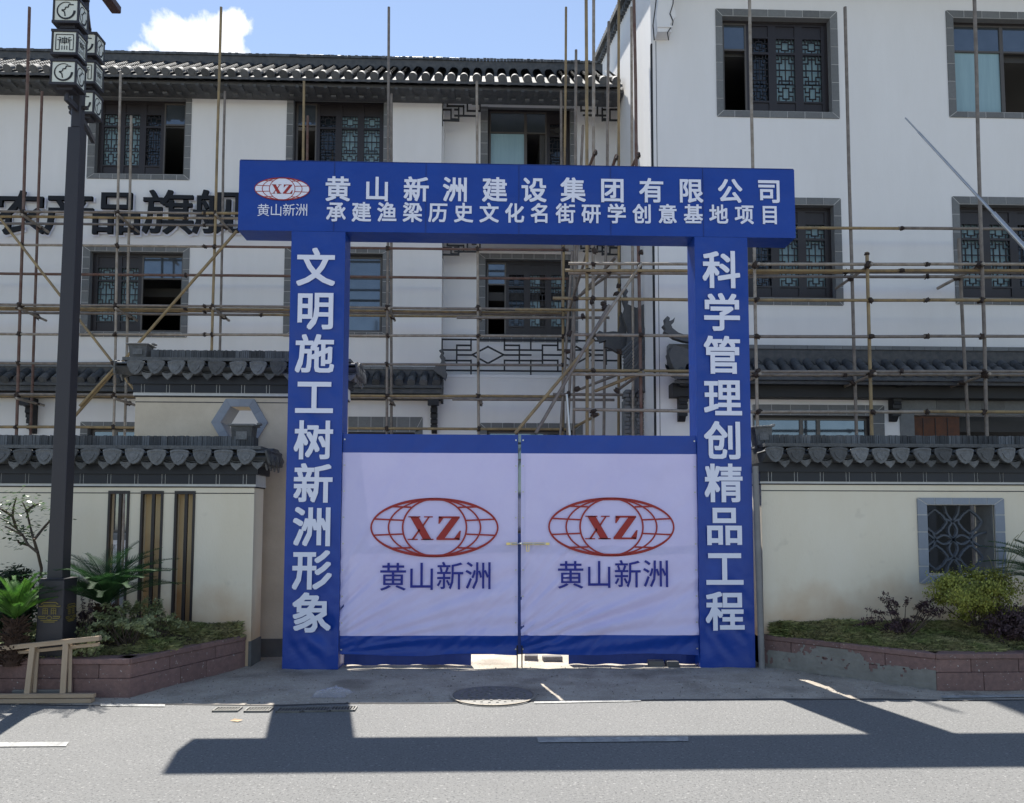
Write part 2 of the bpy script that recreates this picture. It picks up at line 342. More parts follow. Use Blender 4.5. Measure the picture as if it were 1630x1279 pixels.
# loose debris on the apron (nobody could count it)
g = MB()
for k in range(2600):
    x = rnd.uniform(-5.2, 5.6); y = EDGE - .05 + abs(rnd.gauss(0, 1)) * .8 if rnd.random() < .7 else rnd.uniform(EDGE, 8.6)
    if y > 9: continue
    r = rnd.choice((.004, .006, .009, .013)) * rnd.uniform(.6, 1.2); z = apz(x, y); g.tone = rnd.uniform(.5, 1.5)
    pts = [(x + r * math.cos(a) * rnd.uniform(.6, 1.2), y + r * math.sin(a) * rnd.uniform(.6, 1.2), z - .002) for a in (0, 1.5, 3.1, 4.6)]
    n = len(g.v); top = (x, y, z + r * .9)
    g.add(pts + [top], [(0, 1, 4), (1, 2, 4), (2, 3, 4), (3, 0, 4)])
o = part('gravel', g, mat('grit', (.30, .27, .235), .9, (40, .5), attr='tone'), None); tag(o, 'loose grit and crumbs of mortar scattered over the dirty concrete by the gate', 'gravel', kind='stuff')
# ------------------------------------------------------------ entrance gate
G0 = gnd(500, 1067).y; GD = .31
Y = G0
gate = root('entrance_gate', 'blue cloth-covered site gateway with white Chinese lettering and two lavender doors', 'gateway', (.3, G0, 0))
bl = at(380, 258, Y); br = at(1265, 268, Y)
zt = (at(380, 258, Y).z + at(1265, 268, Y).z) / 2; zb = (at(380, 369, Y).z + at(1265, 377, Y).z) / 2
xl, xr = at(380, 310, Y).x, at(1265, 310, Y).x
def cloth_box(g, x0, x1, y0, y1, z0, z1, amp=.004, nx=30, nz=20, seed=0, low=0):
    """a box whose faces are cloth pulled over a frame: faint hollows between the frame members"""
    def wr(u, v, k):
        e = min(1, 8 * min(u, 1 - u)) * min(1, 14 * min(v, 1 - v)); p = Vector((u * (x1 - x0) * 1.1 + seed, v * (z1 - z0) * 1.3, k))
        w = noise.noise(p * 1.4) * amp * 1.6 + noise.noise(Vector((p.x * 7 + p.y * 5, p.y * 1.6 - p.x, k))) * amp * (.6 + low * max(0, 1 - v * 3.5)) + abs(noise.noise(Vector((p.x * 4 - p.y * 9, p.x * 2, k + 3)))) * amp * (.4 + low * .6 * max(0, 1 - v * 4))
        return w * e
    for (k, yy, sg) in ((0, y0, 1), (1, y1, -1)):
        vs = [(x0 + (x1 - x0) * i / nx, yy + sg * abs(wr(i / nx, j / nz, k)) * 1.5, z0 + (z1 - z0) * j / nz) for j in range(nz + 1) for i in range(nx + 1)]
        g.add(vs, [(j * (nx + 1) + i, j * (nx + 1) + i + 1, (j + 1) * (nx + 1) + i + 1, (j + 1) * (nx + 1) + i) for j in range(nz) for i in range(nx)], True)
    for xx in (x0, x1): g.poly([(xx, y0, z0), (xx, y1, z0), (xx, y1, z1), (xx, y0, z1)])
    for zz in (z0, z1): g.poly([(x0, y0, zz), (x1, y0, zz), (x1, y1, zz), (x0, y1, zz)])
g = MB(); cloth_box(g, xl, xr, Y, Y + GD, zb, zt, .003, 60, 12); g.loose = True
beam = part('beam', g, m_blue, gate)
for px in (532, 678, 826, 972, 1119):               # seams between the printed panels
    x = at(px, 310, Y).x; g = MB(); g.box(x - .003, x + .003, Y - .005, Y + .001, zb + .003, zt - .003); part('seam', g, m_blued, beam)
g = MB(); g.box(xl + .01, xr - .01, Y - .004, Y + GD, zt + .0005, zt + .008); part('hem', g, m_blued, beam)
cols = []
for (a0, a1, nm) in ((456.5, 544, 0), (1110, 1196, 1)):
    x0 = (at(461 if nm == 0 else 1107.5, 372, Y).x + at(452 if nm == 0 else 1113, 1060, Y).x) / 2
    x1 = (at(546 if nm == 0 else 1190, 372, Y).x + at(542 if nm == 0 else 1202, 1060, Y).x) / 2
    g = MB(); cloth_box(g, x0, x1, Y + .002, Y + GD, .005, zb - .002, .009, 24, 110, seed=nm * 9, low=3.5); g.loose = True
    cols.append((x0, x1, part('column', g, m_blue, gate)))
# lettering on the beam
def row(text, x0, y0, x1, y1, w, h, m, parent, Y, bold=.03, off=.006):
    n = len(text)
    for i, ch in enumerate(text):
        f = i / (n - 1) if n > 1 else 0
        p = at(x0 + (x1 - x0) * f, y0 + (y1 - y0) * f, Y)
        s = (at(900, 500, Y) - at(900, 501, Y)).length
        char(ch, m, parent, (p.x, Y - off, p.z), w * s, h * s, bold)
row('黄山新洲建设集团有限公司', 538, 302, 1224, 305.5, 36, 36.5, m_print, beam, Y, .034)
row('承建渔梁历史文化名街研学创意基地项目', 535, 338.5, 1225, 343, 27.5, 29, m_print, beam, Y, .034)
row('黄山新洲', 419.5, 335.5, 480.5, 335, 18, 18.5, m_print, beam, Y, .006)
for k, (text, xa_, ya_, xb_, yb_) in enumerate((('文明施工树新洲形象', 503, 427, 496, 977), ('科学管理创精品工程', 1148, 431, 1154, 974))):
    row(text, xa_, ya_, xb_, yb_, 54, 55, m_print, cols[k][2], Y, .034, .007)
# emblem: an oblong globe with serif letters
def ring(g, cx, cz, a, b, w, y0, y1, n=64, t0=0, t1=2 * math.pi, w2=None):
    w2 = w if w2 is None else w2
    for i in range(n):
        q0, q1 = t0 + (t1 - t0) * i / n, t0 + (t1 - t0) * (i + 1) / n
        P = [(cx + (a - w) * math.cos(q0), cz + (b - w2) * math.sin(q0)), (cx + a * math.cos(q0), cz + b * math.sin(q0)),
             (cx + a * math.cos(q1), cz + b * math.sin(q1)), (cx + (a - w) * math.cos(q1), cz + (b - w2) * math.sin(q1))]
        g.poly([(x, y0, z) for x, z in P])
def seg(g, x0, z0, x1, z1, w, y):
    d = Vector((x1 - x0, z1 - z0)); d.normalize(); nx_, nz_ = -d.y * w / 2, d.x * w / 2
    g.poly([(x0 + nx_, y, z0 + nz_), (x1 + nx_, y, z1 + nz_), (x1 - nx_, y, z1 - nz_), (x0 - nx_, y, z0 - nz_)])
def serif(g, y, cx, cz, s):
    """bold serif X and Z, s = letter height"""
    def P(pts, ox): g.poly([(cx + (ox + a) * s, y, cz + b * s) for a, b in pts])
    o = -1.14
    P([(.08, .5), (.44, .5), (1.02, -.5), (.66, -.5)], o)                       # thick stroke
    P([(.86, .5), (.94, .5), (.66, .07), (.61, .14)], o); P([(.47, -.02), (.52, -.09), (.24, -.5), (.14, -.5)], o)  # thin stroke
    for a, b, z in ((-.0, .52, .47), (.68, 1.06, .47), (-.02, .42, -.5), (.56, 1.1, -.5)): P([(a, z), (b, z), (b, z + .05), (a, z + .05)], o)
    o = .08
    P([(.66, .46), (1.0, .46), (.36, -.42), (.0, -.42)], o)
    P([(.1, .52), (1.0, .52), (1.0, .44), (.08, .44)], o); P([(.1, .52), (.3, .44), (.13, .2), (.08, .2)], o)
    P([(.0, -.5), (1.0, -.5), (1.0, -.42), (.0, -.42)], o); P([(1.0, -.5), (.76, -.43), (1.0, -.1), (1.06, -.1)], o)
def emblem(parent, cx, cz, a, b, Yf, fill=None):
    if fill:
        g = MB(); g.poly([(cx + a * math.cos(t * math.pi / 24), Yf + .001, cz + b * math.sin(t * math.pi / 24)) for t in range(48)]); g.loose = True; part('emblem_ground', g, fill, parent)
    g = MB(); g.loose = True; w = a * .026; k = 0.58
    y = Yf
    ring(g, cx, cz, a, b, w, y, 0, 80, w2=w * 1.7); ring(g, cx, cz, b * 1.1, b * .985, w, y - .0005, 0, 80)
    for sgn in (0, 1):
        t0, t1 = (math.pi / 2 + .05, 3 * math.pi / 2 - .05) if sgn == 0 else (-math.pi / 2 + .05, math.pi / 2 - .05)
        ring(g, cx, cz, a * .73, b * .97, w * .95, y - .001, 0, 40, t0, t1)
        sx = -1 if sgn == 0 else 1
        for vz in (.27, -.25):
            seg(g, cx + sx * a * math.sqrt(1 - vz * vz) * .99, cz + vz * b * 1.05, cx + sx * b * 1.08 * math.sqrt(1 - vz * vz), cz + vz * b * .88, w * .95, y - .0015)
        for vz in (.70, -.70):
            seg(g, cx + sx * a * math.sqrt(1 - vz * vz) * .97, cz + vz * b, cx + sx * b * 1.08 * math.sqrt(1 - vz * vz * .95), cz + vz * b * .97, w, y - .0015)
        # filled crescents between the meridians at top and bottom
        for vs_ in (1, -1):
            for (A, B) in ((a * .995, a * .73), (a * .73, b * 1.09)):
                pa = [(cx + sx * A * math.cos(t), y - .002, cz + vs_ * b * .985 * math.sin(t)) for t in [math.radians(d) for d in (64, 72, 79, 85, 89)]]
                pb = [(cx + sx * B * math.cos(t), y - .002, cz + vs_ * b * .97 * math.sin(t)) for t in [math.radians(d) for d in (64, 72, 79, 85, 89)]]
                for i in range(4): g.poly([pa[i], pa[i + 1], pb[i + 1], pb[i]])
    serif(g, y - .0025, cx, cz - .03 * b, b * .78)
    return part('emblem', g, m_red, parent)
sc_ = (at(900, 500, Y) - at(900, 501, Y)).length
p = at(449.5, 301.5, Y); emblem(beam, p.x, p.z, 43 * sc_, 18.5 * sc_, Y - .008, m_print)
# doors
def door(x0, x1, z0, z1, lx, lz, tpx, seed):
    Yd = Y + .04
    g = MB()
    for a, b in (((x0 + .02, z0 + .02), (x0 + .02, z1 - .02)), ((x1 - .02, z0 + .02), (x1 - .02, z1 - .02)), ((x0 + .02, z0 + .02), (x1 - .02, z0 + .02)), ((x0 + .02, z1 - .02), (x1 - .02, z1 - .02)), ((x0 + .02, (z0 + z1) / 2), (x1 - .02, (z0 + z1) / 2))):
        g.bar((a[0], Yd + .035, a[1]), (b[0], Yd + .035, b[1]), .035, .035)
    d = part('door', g, m_blued, gate)
    nx, nz = 90, 105
    def wr(u, v):
        lowf = max(0, 1 - v * 1.8); p = Vector((u * 2 + seed, v * 2.4, 0))
        w = .010 * noise.noise(p * 1.2) * min(1, 6 * v) * min(1, 6 * (1 - v))
        cx_ = .0 if seed < 5 else 0.02
        ang = math.atan2(v + .02, (u - cx_) + .25)
        w += (.14 + lowf) * .045 * (noise.noise(Vector((ang * 22, seed, (u + v) * 1.6)))) + (.12 + lowf) * .028 * abs(noise.noise(Vector(((u * 15 - v * 21), seed + u * 2, 2))))
        w += .012 * max(0, 1 - v * 9) * noise.noise(Vector((u * 13, 0, seed)))
        return w * min(1, v * 6 + .3)
    def sheet(v0, v1, m, name, extra=0):
        j0, j1 = round(v0 * nz), round(v1 * nz); g = MB()
        vs = []
        for j in range(j0, j1 + 1):
            for i in range(nx + 1):
                u, v = i / nx, j / nz
                sag = (.012 * math.sin(u * 9 + seed) + .008 * noise.noise(Vector((u * 7, seed, 5)))) if j == 0 else 0
                vs.append((x0 + (x1 - x0) * u, Yd + wr(u, v) - .004, z0 + (z1 - z0) * v + sag))
        n = nx + 1
        g.add(vs, [((j) * n + i, (j) * n + i + 1, (j + 1) * n + i + 1, (j + 1) * n + i) for j in range(j1 - j0) for i in range(nx)], True); g.loose = True
        return part(name, g, m, d)
    sheet(0, .0857, m_blue, 'bottom_band'); sheet(.0857, .9143, m_lav, 'cloth'); sheet(.9143, 1, m_blue, 'top_band')
    g = MB()
    for k in range(9):
        zz_ = z0 + .06 + (z1 - z0 - .12) * k / 8
        for xx in (x0 + .022, x1 - .022): g.tube((xx, Yd - .012, zz_), (xx, Yd - .006, zz_), .009, 8)
    part('eyelets', g, m_steel, d, kind='stuff')
    p = at(*lx, Yd); emblem(d, p.x, p.z, 98 * sc_, 45.5 * sc_, Yd - .020)
    row('黄山新洲', *tpx, 38, 39.5, m_navy, d, Yd, .007, .022)
    return d
zd0 = (at(690, 1046, Y).z + at(960, 1041, Y).z) / 2; zd1 = (at(690, 694, Y).z + at(960, 690, Y).z) / 2
xm0 = at(824.5, 860, Y).x; xm1 = at(829.5, 860, Y).x
door(cols[0][1] + .004, xm0, zd0, zd1, (692, 840), None, (626, 919, 762, 917), 1.3)
door(xm1, cols[1][0] - .004, zd0, zd1, (973, 839), None, (908, 916, 1044, 914), 7.7)
for (u0, u1, nm) in ((548, 750, 0), (905, 1108, 1)):    # lower flap of cloth behind the doors
    g = MB(); a = at(u0, 1040, Y + .2); b = at(u1, 1040, Y + .2)
    n = 24
    for i in range(n):
        xa1 = a.x + (b.x - a.x) * i / n; xb1 = a.x + (b.x - a.x) * (i + 1) / n
        y0_ = Y + .2 + .012 * math.sin(i * 1.1); y1_ = Y + .2 + .012 * math.sin((i + 1) * 1.1)
        g.poly([(xa1, y0_, .012 + .006 * math.sin(i)), (xb1, y1_, .012 + .006 * math.sin(i + 1)), (xb1, y1_, .3), (xa1, y0_, .3)])
    g.loose = True; part('cloth_flap', g, m_blued, gate)
g = MB(); g.box(xm0 - .01, xm1 + .01, Y + .055, Y + .07, zd0, 1.45); part('meeting_stile', g, m_blued, gate)
g = MB()                                            # drop rods
for px in (823.5, 831):
    q = at(px, 1055, Y); g.tube((q.x, Y + .03, .004), (q.x, Y + .03, zd0 + .1), .007)
part('drop_rod', g, m_black, gate)
# bolt
g = MB(); a = at(806, 867, Y - .02); b = at(875, 864, Y - .02); zc = at(840, 866, Y).z
xj0, xj1 = at(823, 866, Y).x, at(833, 866, Y).x
g.box(xj1, b.x, Y + .006, Y + .016, zc - .013, zc + .013); g.box(a.x, xj0, Y + .006, Y + .016, zc - .013, zc + .013)
bolt = part('bolt', g, m_brass, gate)
g = MB(); g.tube((a.x + .06, Y - .004, zc), (b.x - .05, Y - .004, zc), .0075, 10)
for fx in (.1, .35, .62, .9):
    x = a.x + (b.x - a.x) * fx; g.box(x - .006, x + .006, Y - .014, Y + .008, zc - .012, zc + .012)
part('bolt_rod', g, m_steel, bolt)
g = MB(); q = at(840, 872, Y); g.loose = False
for sx in (-1, 1): g.box(q.x + sx * .013 - .004, q.x + sx * .013 + .004, Y - .01, Y - .002, zc - .075, zc - .01)
g.box(q.x - .017, q.x + .017, Y - .01, Y - .002, zc - .083, zc - .075); part('padlock_hasp', g, m_brass, bolt)
# small things on the apron
m_paver = mat('grey_paver', (.14, .135, .13), .9, (20, .5), (80, .4), rand=.15)
for (px, py, w, h, lab, dk) in ((846, 1052, .15, .06, 'grey paving brick lying under the middle of the doors', 0), (880, 1053, .22, .055, 'long grey paving brick under the right door beside a smaller one', 0),
                            (1046, 1061, .17, .06, 'grey paving brick, left one of the pair by the right column', 0), (1072, 1062, .13, .06, 'short grey paving brick, right one of the pair by the right column', 0)):
    q = gnd(px, py + 2); g = MB(); g.box(-w / 2, w / 2, -.05, .05, 0, h, .006)
    o = part('paving_brick', g, m_paver, None, loc=(q.x, q.y + (0.06), .008), rot=(0, 0, rnd.uniform(-.2, .2))); tag(o, lab, 'brick', 'loose paving bricks at the gate')
# crumpled transparent bag
g = MB(); q = gnd(530, 1108); n = 26
vs = []
for j in range(n + 1):
    for i in range(n + 1):
        u, v = i / n * 2 - 1, j / n * 2 - 1; r2 = u * u + v * v * 1.1
        h = max(0, 1 - r2) ** .5 * .05 + .05 * abs(noise.noise(Vector((u * 3.1, v * 3.1, 4)))) * max(0, 1.1 - r2) + .02 * noise.noise(Vector((u * 8, v * 8, 1))) * max(0, 1.1 - r2)
        vs.append((q.x + u * .15 + .04 * v + .03 * noise.noise(Vector((u * 2, v * 2, 9))), q.y + v * .12 + .05 * noise.noise(Vector((u * 2.3, v * 2, 3))), .012 + max(0, h)))
g.add(vs, [(j * (n + 1) + i, j * (n + 1) + i + 1, (j + 1) * (n + 1) + i + 1, (j + 1) * (n + 1) + i) for j in range(n) for i in range(n)], True); g.loose = True
m_bag = bpy.data.materials.new('clear_plastic'); m_bag.use_nodes = True; t = m_bag.node_tree; b = t.nodes['Principled BSDF']
b.inputs['Base Color'].default_value = (.75, .76, .85, 1); b.inputs['Roughness'].default_value = .12; b.inputs['Alpha'].default_value = .2; b.inputs['Specular IOR Level'].default_value = .9
o = part('plastic_bag', g, m_bag, None); tag(o, 'crumpled clear plastic bag lying on the apron in front of the left column', 'plastic bag')
# manhole cover
q = gnd(785, 1109); mh = root('manhole_cover', 'round iron manhole cover with studded pattern at the road edge', 'manhole cover', (q.x, q.y, .012))
R0 = .36
g = MB(); g.tube((q.x, q.y, .0), (q.x, q.y, .016), R0, 48); part('cover', g, mat('cast_iron', (.20, .195, .18), .6, (15, .6), (40, .4), metal=.4), mh)
g = MB(); g.loose = True
for a in range(48):
    t0, t1 = a * math.pi / 24, (a + 1) * math.pi / 24
    g.poly([(q.x + r * math.cos(tt), q.y + r * math.sin(tt), .018) for r, tt in ((R0 + .03, t0), (R0 + .03, t1), (R0 + .01, t1), (R0 + .01, t0))])
part('collar', g, m_ground, mh)
g = MB()
for rr in (.08, .15, .22, .29):
    k = int(rr * 90)
    for i in range(k):
        a = 2 * math.pi * i / k; x, y = q.x + rr * math.cos(a), q.y + rr * math.sin(a); g.box(x - .011, x + .011, y - .011, y + .011, .016, .022)
part('studs', g, bpy.data.materials['cast_iron'], mh, kind='stuff')
# drain grates in the gutter
m_iron = bpy.data.materials['cast_iron']
spots = [(362, 1131), (412, 1131.5), (462, 1132), (505, 1131), (547, 1130)]
names = ['leftmost of the row', 'second from the left of the row', 'middle one of the row', 'fourth from the left of the row', 'rightmost of the row']
for (px, py), nm_ in zip(spots, names):
    q = gnd(px, py); r_ = root('drain_grate', 'dark iron gutter grate in the road edge, ' + nm_, 'drain grate', (q.x, q.y, .006), 'gutter grates in front of the left column')
    g = MB()
    for s_ in (-1, 1): g.box(q.x - .1, q.x + .1, q.y + s_ * .06 - .007, q.y + s_ * .06 + .007, .001, .016); g.box(q.x + s_ * .1 - .006, q.x + s_ * .1 + .006, q.y - .067, q.y + .067, .001, .0155)
    part('frame', g, m_iron, r_)
    g = MB(); g.box(q.x - .09, q.x + .09, q.y - .05, q.y + .05, .001, .004); part('pit', g, m_black, r_)
    g = MB()
    for i in range(7): x = q.x - .075 + .025 * i; g.box(x - .005, x + .005, q.y - .053, q.y + .053, .001, .013)
    part('grille', g, m_iron, r_)
g = MB(); q = gnd(376, 1149); g.loose = True
g.add([(q.x - .05, q.y, .008), (q.x - .02, q.y + .02, .02), (q.x + .05, q.y + .008, .012), (q.x + .02, q.y - .025, .006)], [(0, 1, 2, 3)]); o = part('dry_leaf', g, mat('dry_leaf', (.42, .3, .18), .8), None); tag(o, 'small dry leaf lying on the sunlit asphalt left of the column shadow', 'leaf')
# post, board and rough wall end beside the right column
q0 = gnd(1214, 1066); g = MB(); g.tube((q0.x, q0.y + .02, 0), (q0.x - .02, q0.y + .05, at(1207, 742, q0.y).z), .033, 12)
o = part('grey_post', g, mat('grey_pipe', (.24, .235, .23), .6, (5, .5)), None); tag(o, 'thin grey post between the right blue column and the cream wall', 'post')
g = MB(); yb = G0 + .42; a = at(1196, 808, yb); b = at(1205, 1060, yb)
g.prism([(a.x - .1, a.z), (a.x + .05, a.z + .02), (a.x + .075, a.z - .3), (b.x + .02, .0), (b.x - .14, .0)], yb, yb + .02)
o = part('brown_board', g, m_rustboard, None); tag(o, 'rusty brown board leaning upright behind the right blue column', 'board')
# ------------------------------------------------------------ buildings
def holes_wall(g, x0, x1, z0, z1, y0, y1, holes):
    xs = sorted({x0, x1} | {h[0] for h in holes} | {h[1] for h in holes}); zs = sorted({z0, z1} | {h[2] for h in holes} | {h[3] for h in holes})
    xs = [x for x in xs if x0 <= x <= x1]; zs = [z for z in zs if z0 <= z <= z1]
    for i in range(len(xs) - 1):
        for j in range(len(zs) - 1):
            cx, cz = (xs[i] + xs[i + 1]) / 2, (zs[j] + zs[j + 1]) / 2
            if any(h[0] < cx < h[1] and h[2] < cz < h[3] for h in holes): continue
            for y in (y0, y1): g.poly([(xs[i], y, zs[j]), (xs[i + 1], y, zs[j]), (xs[i + 1], y, zs[j + 1]), (xs[i], y, zs[j + 1])])
    for (a, b, c, d) in holes + [(x0, x1, z0, z1)]:
        a, b, c, d = max(a, x0), min(b, x1), max(c, z0), min(d, z1)
        for x in (a, b): g.poly([(x, y0, c), (x, y1, c), (x, y1, d), (x, y0, d)])
        for z in (c, d): g.poly([(a, y0, z), (b, y0, z), (b, y1, z), (a, y1, z)])
    g.loose = True
def rect(px0, py0, px1, py1, Y):
    a = at(px0, (py0 + py1) / 2, Y); b = at(px1, (py0 + py1) / 2, Y); c = at((px0 + px1) / 2, py0, Y); d = at((px0 + px1) / 2, py1, Y)
    return [a.x, b.x, d.z, c.z]
_pan = {}
def lattice_mesh(w, h, dense):
    """carved wooden leaf: plain head, small square fret, tall fret, plain foot; origin at its lower left corner"""
    k = (round(w, 2), round(h, 2), dense)
    if k in _pan: return _pan[k]
    g = MB(); st = w * .15; D = .05
    g.box(0, st, 0, D, 0, h); g.box(w - st, w, 0, D, 0, h)
    g.box(st, w - st, 0, D, 0, h * .02); g.box(st, w - st, .018, D, h * .02, h * .115); g.box(st, w - st, 0, D, h * .115, h * .135)
    g.box(st, w - st, 0, D, h * .655, h * .68); g.box(st, w - st, 0, D, h * .835, h * .855); g.box(st, w - st, .018, D, h * .855, h * .975); g.box(st, w - st, 0, D, h * .975, h)
    t = (.018 if not dense else .011)
    def B(u0, v0, u1, v1, zz0, zz1):
        X = lambda u: st + u * (w - 2 * st); Z = lambda v: zz1 - v * (zz1 - zz0)
        a0, a1, b0, b1 = X(min(u0, u1)), X(max(u0, u1)), Z(max(v0, v1)), Z(min(v0, v1))
        g.box(a0 - t / 2, a1 + t / 2, .012, .034, b0 - t / 2, b1 + t / 2)
    z0, z1 = h * .68, h * .835                          # small fret
    for q in ((.32, .2, .68, .2), (.32, .8, .68, .8), (.32, .2, .32, .8), (.68, .2, .68, .8), (0, .35, .32, .35), (0, .68, .32, .68), (.68, .35, 1, .35), (.68, .68, 1, .68),
              (.16, 0, .16, .35), (.84, 0, .84, .35), (.16, .68, .16, 1), (.84, .68, .84, 1), (.5, 0, .5, .2), (.5, .8, .5, 1)): B(*q, z0, z1)
    z0, z1 = h * .135, h * .655
    for q in ((.5, .05, .5, .56), (0, .32, 1, .32), (.18, .17, .18, .46), (.82, .17, .82, .46), (0, .17, .3, .17), (.3, .03, .3, .17), (.7, .17, 1, .17), (.7, .03, .7, .17), (.3, .08, .7, .08), (.14, 0, .14, .09), (.86, 0, .86, .09),
              (0, .09, .14, .09), (.86, .09, 1, .09), (0, .46, .3, .46), (.7, .46, 1, .46), (.3, .46, .3, .63), (.7, .46, .7, .63), (.3, .55, .7, .55), (0, .63, .7, .63), (.3, .63, 1, .63), (.14, .55, .3, .55), (.7, .55, .86, .55), (.14, .55, .14, .63), (.86, .55, .86, .63),
              (.34, .71, .66, .71), (.34, .94, .66, .94), (.34, .71, .34, .94), (.66, .71, .66, .94), (.12, .79, .34, .79), (.66, .79, .88, .79), (.12, .71, .12, .79), (.88, .71, .88, .79), (0, .71, .12, .71), (.88, .71, 1, .71),
              (.12, .88, .34, .88), (.66, .88, .88, .88), (.12, .88, .12, 1), (.88, .88, .88, 1), (.5, .94, .5, 1), (.5, .63, .5, .71)): B(*q, z0, z1)
    _pan[k] = g.mesh('lattice_panel', m_wood if not dense else m_wood); return _pan[k]
def bricks_round(parent, R, I, yf, m, n_target, proud=.018, bottom=True):
    """surround of single grey bricks, mitred at the corners"""
    x0, x1, z0, z1 = R; a0, a1, b0, b1 = I; jt = .011; y0 = yf - proud; y1 = yf + .01
    g = MB(); e = .003
    if bottom: g.box(x0 + e, x1 - e, yf - proud * .8, yf + .012, z0 + e, b0)
    g.box(x0 + e, x1 - e, yf - proud * .8, yf + .012, b1, z1 - e); g.box(x0 + e, a0, yf - proud * .8, yf + .012, b0, b1); g.box(a1, x1 - e, yf - proud * .8, yf + .012, b0, b1)
    part('mortar_bed', g, m_joint, parent)
    def run(p0, p1, vert, lo, hi, c0, c1):
        L = p1 - p0; n = max(1, round(L / n_target))
        for i in range(n):
            s0, s1 = p0 + L * i / n + jt / 2, p0 + L * (i + 1) / n - jt / 2
            g = MB(); pr = proud * rnd.uniform(.85, 1.15)
            if vert: pts = [(lo, s0), (hi, s0), (hi, s1), (lo, s1)]
            else: pts = [(s0, lo), (s1, lo), (s1, hi), (s0, hi)]
            if i == 0 and c0: pts = c0(pts, s0, s1)
            if i == n - 1 and c1: pts = c1(pts, s0, s1)
            g.prism(pts, yf - pr, y1 + .004); part('brick', g, m, parent)
    # top: trapezoids at each end
    tl = lambda pts, s0, s1: [(a0, b1 + jt / 2), (s1, b1 + jt / 2), (s1, z1), (x0, z1)]
    run(x0, x1, False, b1 + jt / 2, z1, lambda p, s0, s1: [(a0 + jt, b1 + jt / 2), (s1, b1 + jt / 2), (s1, z1), (x0 + jt, z1)], lambda p, s0, s1: [(s0, b1 + jt / 2), (a1 - jt, b1 + jt / 2), (x1 - jt, z1), (s0, z1)])
    if bottom: run(x0, x1, False, z0, b0 - jt / 2, lambda p, s0, s1: [(x0 + jt, z0), (s1, z0), (s1, b0 - jt / 2), (a0 + jt, b0 - jt / 2)], lambda p, s0, s1: [(s0, z0), (x1 - jt, z0), (a1 - jt, b0 - jt / 2), (s0, b0 - jt / 2)])
    def sd(lo, hi, inner_right):
        def lowc(p, s0, s1): return [(lo, z0 + jt), (hi, b0), (hi, s1), (lo, s1)] if inner_right else [(lo, b0), (hi, z0 + jt), (hi, s1), (lo, s1)]
        def highc(p, s0, s1): return [(lo, s0), (hi, s0), (hi, b1), (lo, z1 - jt)] if inner_right else [(lo, s0), (hi, s0), (hi, z1 - jt), (lo, b1)]
        run(z0 if bottom else b0, z1, True, lo, hi, lowc if bottom else None, highc)
    sd(x0, a0 - .001, True); sd(a1 + .001, x1, False)
def window(bld, Yw, outer, inner, layout, brickL=.33, m=None, bottom=True, depth=.13, sashes=True):
    """layout: list of (kind, width share) from left: 'L' carved leaf with film behind, 'D' carved leaf onto the dark, 'G' glazed with upper light, 'O' open below an upper light, 'S' plain glazed"""
    R = rect(*outer, Yw); I = rect(*inner, Yw)
    yf = Yw
    g = MB(); y = Yw + depth
    fw = .045
    g.box(I[0], I[1], y - .01, y + .07, I[3] - fw, I[3]); g.box(I[0], I[1], y - .01, y + .07, I[2], I[2] + fw); g.box(I[0], I[0] + fw, y - .01, y + .07, I[2] + fw, I[3] - fw); g.box(I[1] - fw, I[1], y - .01, y + .07, I[2] + fw, I[3] - fw)
    w = part('window', g, m_wood, bld)
    g = MB(); q_ = .008
    g.box(I[0], I[1], Yw - .012, y - .012, I[3] - q_, I[3] + .002); g.box(I[0] - .002, I[0] + q_, Yw - .012, y - .012, I[2], I[3] - q_); g.box(I[1] - q_, I[1] + .002, Yw - .012, y - .012, I[2], I[3] - q_)
    part('reveal', g, m or m_brick, w)
    bricks_round(w, R, I, yf, m or m_brick, brickL, bottom=bottom)
    tot = sum(s for _, s in layout); x = I[0] + fw; z0, z1 = I[2] + fw, I[3] - fw; Wd = I[1] - I[0] - 2 * fw
    for k, s in layout:
        ww = Wd * s / tot; xa, xb = x, x + ww; x = xb
        if k in 'LD':
            part('lattice_panel', lattice_mesh(ww, z1 - z0, k == 'D'), m_wood, w, loc=(xa, y, z0))
            gg = MB()
            gg.box(xa + ww * .1, xb - ww * .1, y + .085, y + .09, z0 + .02, z1 - .02) if k == 'L' else gg.box(xa + ww * .1, xb - ww * .1, y + .085, y + .09, z0 + (z1 - z0) * .67, z1 - .02)
            part('pane', gg, m_curtain if k == 'L' else m_glassd, w)
            if k == 'D':
                gg = MB(); gg.box(xa + ww * .1, xb - ww * .1, y + .085, y + .09, z0 + .02, z0 + (z1 - z0) * .66); part('pane', gg, m_glassd, w)
        else:
            zt_ = z0 + (z1 - z0) * (.70 if k != 'S' else .72); gg = MB(); f = .035
            gg.box(xa, xb, y + .0, y + .05, zt_ - f / 2, zt_ + f / 2); gg.box(xa, xa + f, y + .002, y + .048, z0, z1); gg.box(xb - f, xb, y + .002, y + .048, z0, z1)
            gg.box(xa + f, xb - f, y + .002, y + .048, z1 - f, z1); gg.box(xa + f, xb - f, y + .002, y + .048, z0, z0 + f)
            part('sash', gg, m_alu, w)
            gg = MB(); gg.box(xa + f, xb - f, y + .02, y + .026, zt_ + f / 2, z1 - f); part('pane', gg, m_glass, w)
            if k in 'GS': gg = MB(); gg.box(xa + f, xb - f, y + .03, y + .036, z0 + f, zt_ - f / 2); part('pane', gg, m_curtain if k == 'G' else m_glass, w)
    g = MB(); g.box(I[0], I[1], Yw + .02, Yw + depth - .01, I[2] - .001, I[2] + .022); part('sill', g, m_brick, w)
    return w, I
